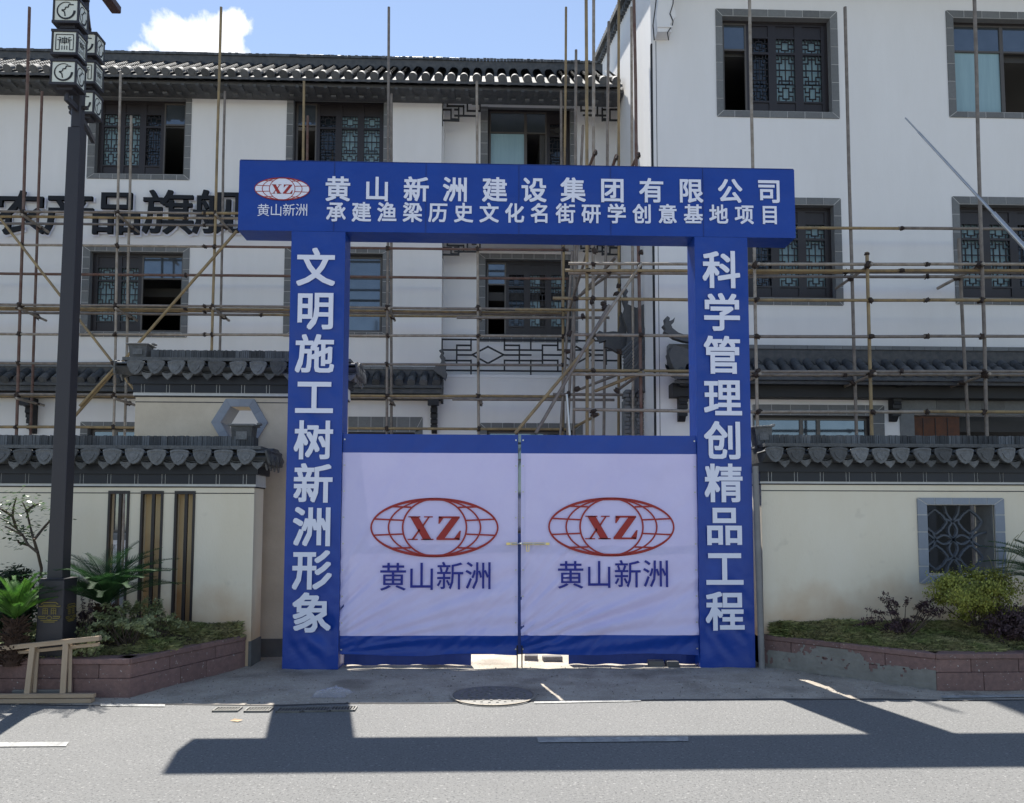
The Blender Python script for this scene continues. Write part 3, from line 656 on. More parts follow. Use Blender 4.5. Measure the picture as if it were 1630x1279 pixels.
# --- left building
YL = 16.7; YLr = 17.25; YR = 13.4
XG = at(1040.5, 500, YR).x                                # gable wall plane
lb = root('left_building', 'long three storey white building with tiled eaves and black shop lettering, behind the left column', 'building', (-6, YL, 0))
XL0 = at(-420, 500, YL).x
bay2 = rect(703, 152, 986, 345, YL); bay2[1] = XG; bay1 = rect(703, 388, 986, 598, YL); bay1[1] = XG
Lw = []
specL = [((141, 145, 304, 286), (152, 156, 295, 278), [('L', 1), ('L', 1), ('D', 1.0), ('O', 1.05)], 0), ((456, 147, 622, 290), (466, 158, 611, 281), [('O', .92), ('D', 1), ('L', 1), ('L', 1)], 0),
         ((130, 393, 300, 537), (141, 401, 290, 529), [('L', 1), ('L', 1), ('O', 1.75)], 0), ((452, 395, 622, 537), (463, 403, 609, 529), [('L', 1), ('L', 1), ('S', 1.75)], 0),
         ((-185, 143, -20, 285), (-175, 154, -30, 277), [('L', 1), ('L', 1), ('L', 1), ('O', 1)], 0), ((-198, 391, -24, 536), (-188, 400, -34, 528), [('L', 1), ('L', 1), ('S', 1.7)], 0),
         ((125, 672, 217, 860), (136, 681, 217, 850), [('S', 1), ('S', 1)], 0), ((548, 664, 672, 860), (548, 688, 660, 850), [('S', 1), ('S', 1), ('D', .7)], 0),
         ((765, 160, 918, 300), (776, 171, 908, 290), [('G', 1.7), ('O', 1), ('D', 1)], 1), ((762, 405, 920, 545), (772, 413, 910, 536), [('O', .9), ('D', 1), ('L', 1), ('L', 1)], 1),
         ((763, 674, 928, 860), (774, 684, 917, 850), [('S', 1), ('S', 1), ('S', 1)], 0)]
Ih = []
for outer, inner, lay, rec in specL:
    w, I = window(lb, YLr if rec else YL, outer, inner, lay, .27)
    Ih.append((I, rec))
Z0L, Z1L = 0.0, at(400, 138, YL).z
g = MB(); holes_wall(g, XL0, XG, Z0L, Z1L, YL, YL + .24, [tuple(I) for I, r_ in Ih if not r_] + [tuple(bay1), tuple(bay2)]); wl = part('wall', g, m_white, lb)
g = MB(); holes_wall(g, bay1[0] - .02, XG, bay1[2] - .3, Z1L, YLr, YLr + .2, [tuple(I) for I, r_ in Ih if r_]); part('recessed_wall', g, m_white, lb)
g = MB()
g.box(bay1[0] - .24, bay1[0], YL + .24, YLr, bay1[2], Z1L)
g.box(bay1[0], XG, YL + .05, YLr, bay1[2] - .2, bay1[2] - .01); g.box(bay1[0], XG, YL + .05, YLr, bay1[3] + .01, bay2[2] - .01); g.box(bay1[0], XG, YL + .05, YLr, bay2[3] + .01, Z1L)
part('balcony_slab', g, m_white, lb)
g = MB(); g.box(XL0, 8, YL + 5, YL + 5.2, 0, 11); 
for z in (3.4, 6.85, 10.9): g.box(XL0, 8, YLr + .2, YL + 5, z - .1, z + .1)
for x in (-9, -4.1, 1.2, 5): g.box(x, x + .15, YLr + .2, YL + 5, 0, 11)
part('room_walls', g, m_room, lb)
g = MB(); z = at(800, 675, YL).z; g.box(at(708, 675, YL).x, XG - .01, YL - .012, YL + .005, at(800, 602, YL).z, at(800, 597, YL).z); g.box(at(708, 675, YL).x, XG - .01, YL - .006, YL + .005, at(800, 606.5, YL).z, at(800, 605.5, YL).z)
part('string_course', g, m_white, lb)
# frets of the balcony (black iron)
def fretwork(parent, Yf, lines, name='balcony_fretwork', t=.035):
    g = MB()
    for i, (x0, y0, x1, y1) in enumerate(lines):
        a = at(x0, y0, Yf); b = at(x1, y1, Yf)
        if abs(y0 - y1) < .5: b.z = a.z
        if abs(x0 - x1) < .5: b.x = a.x
        d = (b - a).normalized() * t / 2; o_ = Vector((0, .0006 * (i % 7), 0))
        g.bar(a - d + o_, b + d + o_, t, .03, up=(0, 1, 0)) if abs(y0 - y1) > .5 and abs(x0 - x1) > .5 else g.box(min(a.x, b.x) - t / 2, max(a.x, b.x) + t / 2, Yf + o_.y, Yf + .03 + o_.y, min(a.z, b.z) - t / 2, max(a.z, b.z) + t / 2)
    return part(name, g, m_black, parent)
o5 = lambda x, y: (540 + x * .3497, 370 + y * .3497)
L = []
for (a, b, c, d) in [(468, 487, 1280, 487), (468, 487, 468, 535), (468, 535, 600, 535), (600, 487, 600, 535), (535, 514, 600, 514), (535, 514, 535, 600), (468, 583, 600, 583), (600, 583, 600, 650), (535, 558, 606, 558),
                     (606, 558, 677, 521), (677, 521, 748, 558), (748, 558, 677, 597), (677, 597, 606, 558), (748, 558, 820, 558), (752, 487, 752, 535), (752, 535, 925, 535), (752, 514, 820, 514), (820, 514, 820, 600), (872, 487, 872, 535),
                     (752, 583, 925, 583), (752, 583, 752, 628), (925, 514, 925, 600), (925, 514, 995, 514), (995, 487, 995, 535), (872, 583, 872, 650), (468, 628, 1280, 628), (995, 583, 995, 628), (995, 583, 925, 583), (820, 558, 872, 558), (925, 558, 1010, 558),
                     (1010, 558, 1080, 521), (1080, 521, 1150, 558), (1150, 558, 1080, 597), (1080, 597, 1010, 558), (995, 535, 1270, 535), (1150, 558, 1215, 558), (1215, 514, 1215, 600), (1150, 583, 1270, 583)]:
    L.append((*o5(a, b), *o5(c, d)))
fretwork(lb, YL + .06, L, 'balcony_railing')
def corner_frets(yo, s):
    o = []
    for mir in (0, 1):
        def p(x, y): return ((704 + x) if not mir else (985 - x), yo + y * s)
        for (a, b, c, d) in [(0, 0, 0, 40), (0, 14, 14, 14), (14, 14, 14, 30), (14, 30, 24, 30), (0, 24, 14, 24) if 0 else (0, 32, 26, 32), (26, 32, 26, 12), (8, 0, 8, 8), (8, 8, 34, 8), (34, 8, 34, 24), (20, 24, 56, 24) if 1 else 0, (40, 0, 40, 16), (40, 16, 60, 16), (60, 16, 60, 4), (48, 4, 60, 4), (20, 14, 26, 14)]:
            o.append((*p(a, b), *p(c, d)))
    o.append((704, yo, 985, yo)); return o
fretwork(lb, YL + .06, corner_frets(161, .95), 'corner_fretwork'); fretwork(lb, YL + .06, corner_frets(386, .6), 'corner_fretwork')
# --- tiled roofs
def half_ring_mesh(name, m, r, L, th, n=8, disc=True, sag=0.0, up=True):
    """cover tile: half barrel along +y rising, with a round end cap"""
    g = MB(); sg = 1 if up else -1
    for rr, flip in ((r, 1), (r - th, -1)):
        vs = []
        for yy in (0, L):
            for i in range(n + 1):
                a = math.pi * i / n; vs.append((-rr * math.cos(a), yy, sg * rr * math.sin(a)))
        g.add(vs, [(i, i + 1, n + 2 + i, n + 1 + i) for i in range(n)], True)
    vs = []
    for rr in (r, r - th):
        for i in range(n + 1):
            a = math.pi * i / n; vs.append((-rr * math.cos(a), 0, sg * rr * math.sin(a)))
    g.add(vs, [(i, i + 1, n + 2 + i, n + 1 + i) for i in range(n)])
    if disc:
        pts = [(r * 1.02 * math.cos(2 * math.pi * i / 14), r * 1.02 * math.sin(2 * math.pi * i / 14)) for i in range(14)]; g.prism(pts, -.012, .012)
        pts = [(r * .6 * math.cos(2 * math.pi * i / 10), r * .6 * math.sin(2 * math.pi * i / 10)) for i in range(10)]; g.prism(pts, -.02, -.011)
    g.loose = True; return g.mesh(name, m)
def tongue_mesh(name, m, w, h, L, th=.022):
    """wide cover tile seen from the front: arched top, rounded tongue hanging below, barrel behind"""
    g = MB(); pts = []
    for i in range(9): a = math.pi * i / 8; pts.append((-w / 2 * math.cos(a), h * .12 + .14 * h * math.sin(a)))
    pts2 = [(w * .46, -h * .18), (w * .34, -h * .5), (w * .2, -h * .74), (0, -h * .86), (-w * .2, -h * .74), (-w * .34, -h * .5), (-w * .46, -h * .18)]
    g.prism([(x, z) for x, z in pts] + pts2, -th / 2, th / 2)
    inn = [(x * .62, -h * .34 + (z + h * .34) * .6) for x, z in [(w * .42, 0), (w * .30, -h * .5), (0, -h * .86), (-w * .30, -h * .5), (-w * .42, 0), (0, h * .1)]]
    g.prism(inn, -th / 2 - .008, -th / 2 + .001)
    rim = pts
    for i in range(8): 
        a, b = pts[i], pts[i + 1]; g.poly([(a[0], -th * .9, a[1]), (b[0], -th * .9, b[1]), (b[0] * .9, -th * .9, b[1] - .02), (a[0] * .9, -th * .9, a[1] - .02)])
    n = 8; vs = []
    for yy, dz in ((0, -.02), (L, L * .1)):
        for i in range(n + 1): a = math.pi * i / n; vs.append((-w / 2 * math.cos(a), yy, h * .1 + .3 * w * math.sin(a) * .6 + dz))
    g.add(vs, [(i, i + 1, n + 2 + i, n + 1 + i) for i in range(n)], True)
    g.loose = True; return g.mesh(name, m)
def drip_mesh(name, m, w, h, L, th=.018):
    g = MB(); g.prism([(-w / 2, 0), (-w * .42, h * .12), (0, h * -.02), (w * .42, h * .12), (w / 2, 0), (w * .34, -h * .45), (0, -h), (-w * .34, -h * .45)], -th / 2, th / 2)
    n = 6
    for k in range(4):                                    # stacked lips of the pan tiles behind it
        vs = []; y0 = .01 + k * .02; z0 = .012 + k * .022
        for yy, dz in ((y0, 0), (y0 + L * .5, L * .22)):
            for i in range(n + 1): a = math.pi * (i / n); vs.append((-w * .62 * math.cos(a), yy, z0 + dz - w * .26 * math.sin(a) + w * .12))
        g.add(vs, [(i, i + 1, n + 2 + i, n + 1 + i) for i in range(n)], True)
        f = vs[:n + 1]; g.add(f + [(x, y, z + .009) for x, y, z in f], [(i, i + 1, n + 2 + i, n + 1 + i) for i in range(n)])
    g.loose = True; return g.mesh(name, m)
def pent_roof(parent, x0, x1, ye, ze, yb, zb, pitch, r, name='roof', ridge_h=.25, mt=None, disc=True, jitter=0, ridge_m=None):
    """small tiled slope: sheathing, single eave tiles, upper courses joined, ridge band"""
    mt = mt or m_tile; L = math.hypot(yb - ye, zb - ze); an = math.atan2(zb - ze, yb - ye)
    g = MB(); g.prismx([(ye, ze - .02), (yb, zb - .02), (yb, zb - .09), (ye, ze - .08)], x0, x1); rf = part(name, g, m_tileb, parent)
    n = max(1, round((x1 - x0) / pitch)); p = (x1 - x0) / n; TL = .17
    cm = half_ring_mesh('tile', mt, r, TL, .012, disc=disc); dm = half_ring_mesh('tile', mt, p * .36, TL, .012, up=False, disc=False)
    g = MB()
    for i in range(n):
        xc = x0 + p * (i + .5); xd = x0 + p * i
        jx = rnd.uniform(-1, 1) * jitter; jr = rnd.uniform(-1, 1) * jitter * 3
        part('tile', cm, mt, rf, loc=(xc + jx, ye - .03 + rnd.uniform(-1, 1) * jitter, ze + .03), rot=(an + jr * .3, jr, jr))
        part('tile', dm, mt, rf, loc=(xd, ye - .01 + rnd.uniform(-1, 1) * jitter, ze + .01), rot=(an, jr * .5, 0))
        # upper courses
        k = int((L - .1) / .1); 
        for q in range(k):
            s0 = .13 + q * .1; s1 = s0 + .15; g.tone = rnd.uniform(.65, 1.35)
            for rr, xx, sg, lift in ((r, xc, 1, .03), (p * .36, xd, -1, .0)):
                vs = []
                for s_, rs in ((s0, 1.12), (s1, .86)):
                    yy = ye + math.cos(an) * s_; zz = ze + math.sin(an) * s_ + lift
                    for i2 in range(6): a = math.pi * i2 / 5; vs.append((xx - rr * rs * math.cos(a), yy - math.sin(an) * sg * rr * math.sin(a), zz + math.cos(an) * sg * rr * rs * math.sin(a)))
                g.add(vs, [(i2, i2 + 1, 7 + i2, 6 + i2) for i2 in range(5)], True)
    g.loose = True; part('upper_courses', g, m_ridge, rf, kind='stuff')
    if ridge_h > 0:
        g = MB(); g.box(x0, x1, yb - .02, yb + .16, zb - .05, zb + ridge_h - .04); part('ridge_base', g, m_tileb, rf)
        g = MB(); x = x0
        while x < x1 - .02:
            w = rnd.uniform(.28, .34); w = min(w, x1 - x); 
            part('ridge_brick', (lambda q: (q.box(0, w - .006, -.05, .15, 0, .07), q)[1])(MB()), ridge_m or m_brick, rf, loc=(x, yb, zb + ridge_h - .04)); x += w
    return rf
zE = at(400, 122, 16.0).z
ler = pent_roof(lb, XL0, XG - .06, 15.98, zE, 17.3, at(400, 108.5, 17.3).z, .28, .092, 'roof', .0, mt=m_tile)
g = MB(); zz = at(400, 91, 17.3).z; g.box(XL0, XG - .3, 17.28, 17.5, at(400, 112, 17.3).z, zz); ridge = part('ridge', g, m_tileb, lb)
g = MB(); x = XL0; g.loose = False
while x < XG - .4:
    g.tone = rnd.uniform(.6, 1.5); h = rnd.uniform(.0, .02); g.box(x, x + .075, 17.25, 17.5, zz + .001, zz + .05 + h); x += .08
part('ridge_tiles', g, m_ridge, ridge, kind='stuff')
# soffit, rafter blocks, cornice
g = MB(); g.box(XL0, XG - .02, 16.12, YL - .001, zE - .13, zE - .07); g.box(XL0, XG - .02, 16.35, YL - .001, at(400, 138, YL).z - .0, at(400, 138, YL).z + .05)
sof = part('soffit', g, m_tileb, lb)
g = MB(); zc_ = at(400, 141, 16.45).z; g.box(XL0, XG - .02, 16.42, YL - .0015, zc_ - .06, zc_ + .06); g.box(XL0, XG - .02, 16.36, YL - .0015, zc_ + .0605, zc_ + .1); part('cornice', g, mat('cornice_grey', (.3, .3, .3), .8, (5, .4)), lb)
n = 62
bmesh_r = MB(); bmesh_r.box(-.035, .035, -.12, .12, -.03, .03); me = bmesh_r.mesh('rafter_end', m_tileb)
for i in range(n): part('rafter_end', me, m_tileb, sof, loc=(XL0 + .1 + i * (XG - XL0 - .2) / n, 16.2, zE - .15))
bmesh_r = MB(); bmesh_r.box(-.05, .05, -.03, .05, -.02, .02); me2 = bmesh_r.mesh('dentil', m_tile)
for i in range(n): part('dentil', me2, m_tile, sof, loc=(XL0 + .22 + i * (XG - XL0 - .2) / n, 16.38, zE - .2))
# ridge conductor strip
lc = root('lightning_conductor', 'thin metal lightning strip on small posts along the ridge of the left building', 'lightning strip', (-4, 17.38, zz))
g = MB(); pr = None
for k in range(26):
    x = XL0 + k * .95
    if x > XG - .5: break
    zt2 = zz + .13 + .012 * math.sin(k * 2.1); cur = Vector((x, 17.38, zt2))
    if pr is not None: g.tube(pr, cur, .007, 5)
    if k % 2 == 0: g.tube((x, 17.38, zz + .04), (x, 17.38, zt2), .006, 5)
    pr = cur
part('strip', g, m_alu, lc)
# lower pent roof of the left building
def brackets(parent, px, py0, py1, Yw, out=.5, w=.11):
    a = at(px, py0, Yw); b = at(px, py1, Yw); h = a.z - b.z
    g = MB(); g.prismx([(Yw, a.z), (Yw - out, a.z), (Yw - out, a.z - h * .24), (Yw - out * .62, a.z - h * .28), (Yw - out * .66, a.z - h * .42), (Yw - out * .45, a.z - h * .5), (Yw - out * .5, a.z - h * .62), (Yw - out * .3, a.z - h * .7), (Yw - out * .33, a.z - h * .84), (Yw - out * .12, b.z), (Yw, b.z)], a.x - w / 2, a.x + w / 2)
    br = part('bracket', g, m_black, parent)
    g = MB(); g.box(a.x - w, a.x + w, Yw - out - .03, Yw - out + .1, a.z - h * .25, a.z + .02)
    for q in (.34, .5, .66, .82): g.box(a.x - w * .62, a.x + w * .62, Yw - out * (.66 - q * .4) - .025, Yw - out * (.5 - q * .4), a.z - h * q - .05, a.z - h * q + .04)
    part('carving', g, m_black, br)
def pent_set(parent, x0, x1, Yw, out, py_t0, py_t1, py_b, py_bb, px, pitch, r, rh, ext_l=None, ext_r=None):
    """pent roof from pixel rows: tile band top, tile band bottom, dark board bottom, beam bottom"""
    ye = Yw - out; ze = at(px, py_t1 - 5, ye).z; zb = at(px, py_t0 + 6, Yw - .06).z
    rf = pent_roof(parent, x0, x1, ye, ze, Yw - .17, zb, pitch, r, 'pent_roof', rh, jitter=.018, disc=True)
    g = MB(); g.box(x0 + .03, x1 - .03, ye + .05, ye + .1, at(px, py_b, ye + .08).z, ze - .085); part('fascia', g, m_tileb, rf)
    g = MB(); g.box(x0 + .03, x1 - .03, Yw - .3, Yw - .002, at(px, py_bb, Yw - .3).z, ze - .1); part('beam', g, m_black, rf)
    return rf, ye, ze, zb
prL, yeL, zeL, zbL = pent_set(lb, XL0, at(704, 600, 16.2).x, YL, .5, 592, 615, 625, 633, 400, .26, .085, .17)
for px in (57, 692): brackets(lb, px, 636, 691, YL, .42, .12)
def scroll_end(parent, Yc, pts, depth=.14, name='eave_ornament'):
    g = MB(); w = [at(x, y, Yc) for x, y in pts]; g.prism([(p.x, p.z) for p in w], Yc - depth / 2, Yc + depth / 2); return part(name, g, m_tile, parent)
scroll_end(prL, 16.25, [(690, 590), (694, 583), (701, 580), (704, 574), (700, 569), (703, 563), (699, 559), (704, 557), (707, 562), (705, 566), (709, 571), (707, 577), (711, 580), (709, 590), (712, 596), (709, 606), (704, 600), (697, 596)])
g = MB(); g.prismx([(YL - .48, zeL - .05), (YL, zbL), (YL, zeL - .35), (YL - .4, zeL - .3)], at(704, 600, 16.2).x - .05, at(704, 600, 16.2).x); part('gable_board', g, m_tileb, prL)
# --- right building
rb = root('right_building', 'taller white building with grey brick window surrounds and tiled pent roof, right behind the gate', 'building', (6, YR, 0))
XR1 = at(1905, 500, YR).x
Rw = [((1140, 17, 1334, 188), (1150, 28, 1323, 178), [('O', .9), ('D', .96), ('L', 1), ('L', 1)], True), ((1508, 20, 1708, 189), (1519, 31, 1697, 180), [('G', 1.15), ('O', .8), ('S', .5)], True),
      ((1146, 315, 1340, 486), (1156, 326, 1329, 475), [('O', .8), ('D', 1), ('L', 1), ('L', 1)], True), ((1518, 315, 1718, 486), (1529, 327, 1707, 476), [('L', 1), ('L', 1), ('D', 1), ('O', .8)], True),
      ((1200, 645, 1410, 880), (1200, 661, 1392, 870), [('S', 1), ('S', .35), ('S', 1)], True)]
hs_ = []
for outer, inner, lay, bt in Rw:
    w, I = window(rb, YR, outer, inner, lay, .33); hs_.append(tuple(I))
dr = rect(1460, 661, 1720, 1010, YR); dr[2] = .02; hs_.append(tuple(dr))
ZT = at(1300, -18, YR).z + .6
g = MB(); holes_wall(g, XG, XR1, 0, ZT, YR, YR + .24, hs_); part('wall', g, m_white, rb)
# shop doorway on the ground floor
g = MB(); R = rect(1437, 636, 1735, 1010, YR); 
w_ = part('doorway', (lambda q: (q.box(R[0], dr[0], YR - .02, YR + .02, 0, R[3]), q)[1])(MB()), m_brick, rb)
x = dr[0]
while x < dr[1] - .05:
    ww = min(.42, dr[1] - x); g = MB(); g.box(x + .003, x + ww - .003, YR - .022, YR + .02, dr[3] + .002, R[3]); part('lintel_block', g, m_brick, w_); x += ww
g = MB(); a = at(1528, 700, YR + .1).x; g.box(dr[0] + .02, a, YR + .1, YR + .15, dr[3] - .62, dr[3] - .02); dl = part('door_leaf', g, m_rustboard, w_)
g = MB()
for q in (.25, .5, .75): g.box(dr[0] + (a - dr[0]) * q - .006, dr[0] + (a - dr[0]) * q + .006, YR + .092, YR + .1, dr[3] - .6, dr[3] - .05)
part('rail', g, m_black, w_)
# gable wall, its raking top, roof
ys = [YR + .24, 15, 18, 21, 24, 27]
gz = lambda y: ZT + (y - YR) * .30
g = MB(); g.prismx([(YR + .24, 0), (27, 0), (27, gz(27)), (YR + .24, gz(YR + .24))], XG, XG + .24); g.box(XG + .24, XR1, 27, 27.24, 0, gz(27))
part('gable_wall', g, m_white, rb)
g = MB(); y = YR - .75
while y < 27:
    g.tone = rnd.uniform(.6, 1.4); z = gz(y); g.prismx([(y, z + .0), (y + .19, z + .06), (y + .19, z + .2), (y, z + .11)], XG - .16, XG + .3); g.prismx([(y + .05, z - .16), (y + .15, z - .13), (y + .15, z + .0), (y + .05, z - .03)], XG - .09, XG + .02); y += .2
rfR = part('verge_tiles', g, m_ridge, rb, kind='stuff')
g = MB(); g.prismx([(YR - .85, gz(YR - .85) + .05), (27.3, gz(27.3) + .05), (27.3, gz(27.3) - .08), (YR - .85, gz(YR - .85) - .08)], XG + .1, XR1); part('roof', g, m_tileb, rb)
g = MB(); g.box(XG, XR1, YR - .3, YR, ZT - .25, ZT - .02); part('cornice', g, m_white, rb)
# rooms behind
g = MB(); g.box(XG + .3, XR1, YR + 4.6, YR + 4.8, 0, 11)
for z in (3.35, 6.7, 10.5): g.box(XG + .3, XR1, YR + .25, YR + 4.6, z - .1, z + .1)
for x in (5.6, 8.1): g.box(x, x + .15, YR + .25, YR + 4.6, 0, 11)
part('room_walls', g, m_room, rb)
# black corner line and shoulder corbel with painted outline
g = MB(); g.box(XG - .004, XG + .028, YR - .006, YR + .05, at(1040, 690, YR).z - 2, at(1040, 70, YR).z); g.box(at(1047.2, 400, YR).x, at(1048, 400, YR).x, YR - .004, YR + .001, 0.2, at(1048, 66, YR).z)
part('corner_line', g, m_black, rb)
prof = [(1046, -30), (1072, -30), (1071, 6), (1066, 22), (1071, 34), (1070, 40), (1062, 52), (1064, 64), (1042, 64), (1040, 40), (1044, 10), (1046, -10)]
w = [at(x, y, YR) for x, y in prof]; g = MB(); g.prism([(p.x, p.z) for p in w], YR - .24, YR + .001); cb = part('corbel', g, m_white, rb)
g = MB()
for (x0, y0), (x1, y1) in zip(prof[1:7], prof[2:8]): a = at(x0 + .5, y0, YR - .25); b = at(x1 + .5, y1, YR - .25); g.bar((a.x, YR - .245, a.z), (b.x, YR - .245, b.z), .016, .012, up=(0, 1, 0))
for (x0, y0), (x1, y1) in zip(prof[8:11], prof[9:12]): a = at(x0 - .5, y0, YR - .25); b = at(x1 - .5, y1, YR - .25); g.bar((a.x, YR - .245, a.z), (b.x, YR - .245, b.z), .02, .012, up=(0, 1, 0))
part('corbel_outline', g, m_black, cb)
g = MB(); a = at(1042, 56, YR); g.box(a.x - .0, a.x + .27, YR - .26, YR - .0, a.z - .02, a.z + .01); part('corbel_step', g, m_white, cb)
# pent roof of the right building
prR, yeR, zeR, zbR = pent_set(rb, at(1072, 580, YR - .5).x, XR1, YR, .55, 575, 604, 613, 633, 1400, .235, .078, .28)
scroll_end(prR, YR - .35, [(1108, 548), (1088, 545), (1072, 540), (1062, 533), (1056, 530), (1058, 525), (1054, 520), (1058, 515), (1057, 509), (1061, 505), (1065, 508), (1064, 513), (1069, 511), (1073, 507), (1071, 515), (1067, 519), (1069, 524), (1078, 531), (1092, 536), (1108, 539)])
scroll_end(prR, YR - .45, [(1062, 565), (1070, 552), (1108, 562), (1108, 580), (1090, 582), (1084, 600), (1074, 596), (1066, 580)], .25, 'eave_corner')
for px in (1083, 1418): brackets(rb, px, 604, 672, YR, .42, .13)
# ornate canopy on the gable wall
g = MB(); X0 = XG - .62
yc0, yc1 = 13.95, 16.2
def gp(px, py, Y): p = at(px, py, Y); return (p.x, p.z)
cn_ = part('gable_canopy', (lambda q: (q.prism([gp(996, 530, 14.6), gp(1031, 528, 14.6), gp(1030, 640, 14.6), gp(1012, 622, 14.6), gp(1000, 640, 14.6), gp(1003, 600, 14.6), gp(992, 612, 14.6), gp(988, 590, 14.6)], 14.2, 14.35), q)[1])(MB()), m_tileb, rb)
for nm, pts, yy in (('horn', [(1026, 520), (1024, 490), (1028, 470), (1026, 455), (1029, 452), (1030, 462), (1032, 458), (1033, 480), (1034, 520)], 14.3), ('horn', [(991, 505), (994, 490), (990, 478), (993, 470), (991, 464), (995, 460), (999, 466), (996, 472), (1000, 479), (998, 486), (1012, 492), (1024, 486), (1030, 500), (1028, 530), (1000, 532)], 14.3),
                    ('horn', [(948, 533), (953, 528), (960, 531), (975, 529), (984, 530), (988, 515), (986, 505), (989, 498), (993, 510), (999, 514), (996, 530), (1000, 545), (996, 566), (982, 562), (972, 556), (962, 553), (964, 543), (955, 546)], 14.5)):
    g = MB(); g.prism([gp(x, y, yy) for x, y in pts], yy - .07, yy + .07); part(nm, g, m_tile, cn_)
g = MB()
for k in range(9):
    g.tone = rnd.uniform(.7, 1.5); a = at(990 + k * .6, 560 + k * 5.5, 14.25); b = at(1032, 520 + k * 4.5, 14.25); g.tube((a.x, 14.2, a.z), (b.x, 14.2, b.z), .03, 6)
part('rake_tiles', g, m_ridge, cn_)
g = MB(); n = 0
for r_ in range(12):
    for c_ in range(4):
        if r_ < 4 and c_ in (1,): continue
        a = at(994 + c_ * 9.5 + (r_ % 2) * 2, 690 - r_ * 6.4 + 6, 14.35); n += 1
        gg = MB(); gg.box(0, .1, 0, .3, 0, .066, .006); part('brick', gg, m_brick, cn_, loc=(a.x, 14.35, a.z))
g = MB(); g.box(at(993, 690, 14.4).x, XG - .02, 14.4, 14.62, .0, at(1000, 638, 14.4).z); part('pier', g, m_brick, cn_)
# --- sign letters on the left building
sg = root('shop_sign', 'row of raised dark Chinese letters fixed to the white wall of the left building', 'sign', (at(190, 340, YL).x, YL - .06, at(190, 340, YL).z))
for ch, px, py in (('农', 33, 341), ('产', 112, 341), ('品', 186, 341), ('旗', 269, 340), ('舰', 348, 340), ('店', 428, 340)):
    p = at(px, py, YL - .07); s_ = (at(400, 340, YL) - at(400, 341, YL)).length
    me = glyph(ch, m_signletter, .010, .03); part('letter', me, m_signletter, sg, loc=(p.x, YL - .09, p.z), scale=(72 * s_ / .88, 1, 64 * s_ / .88))
    mw = glyph(ch, m_print, .018, .004); part('letter_edge', mw, m_print, sg, loc=(p.x + .012, YL - .045, p.z - .012), scale=(74 * s_ / .88, 1, 66 * s_ / .88))
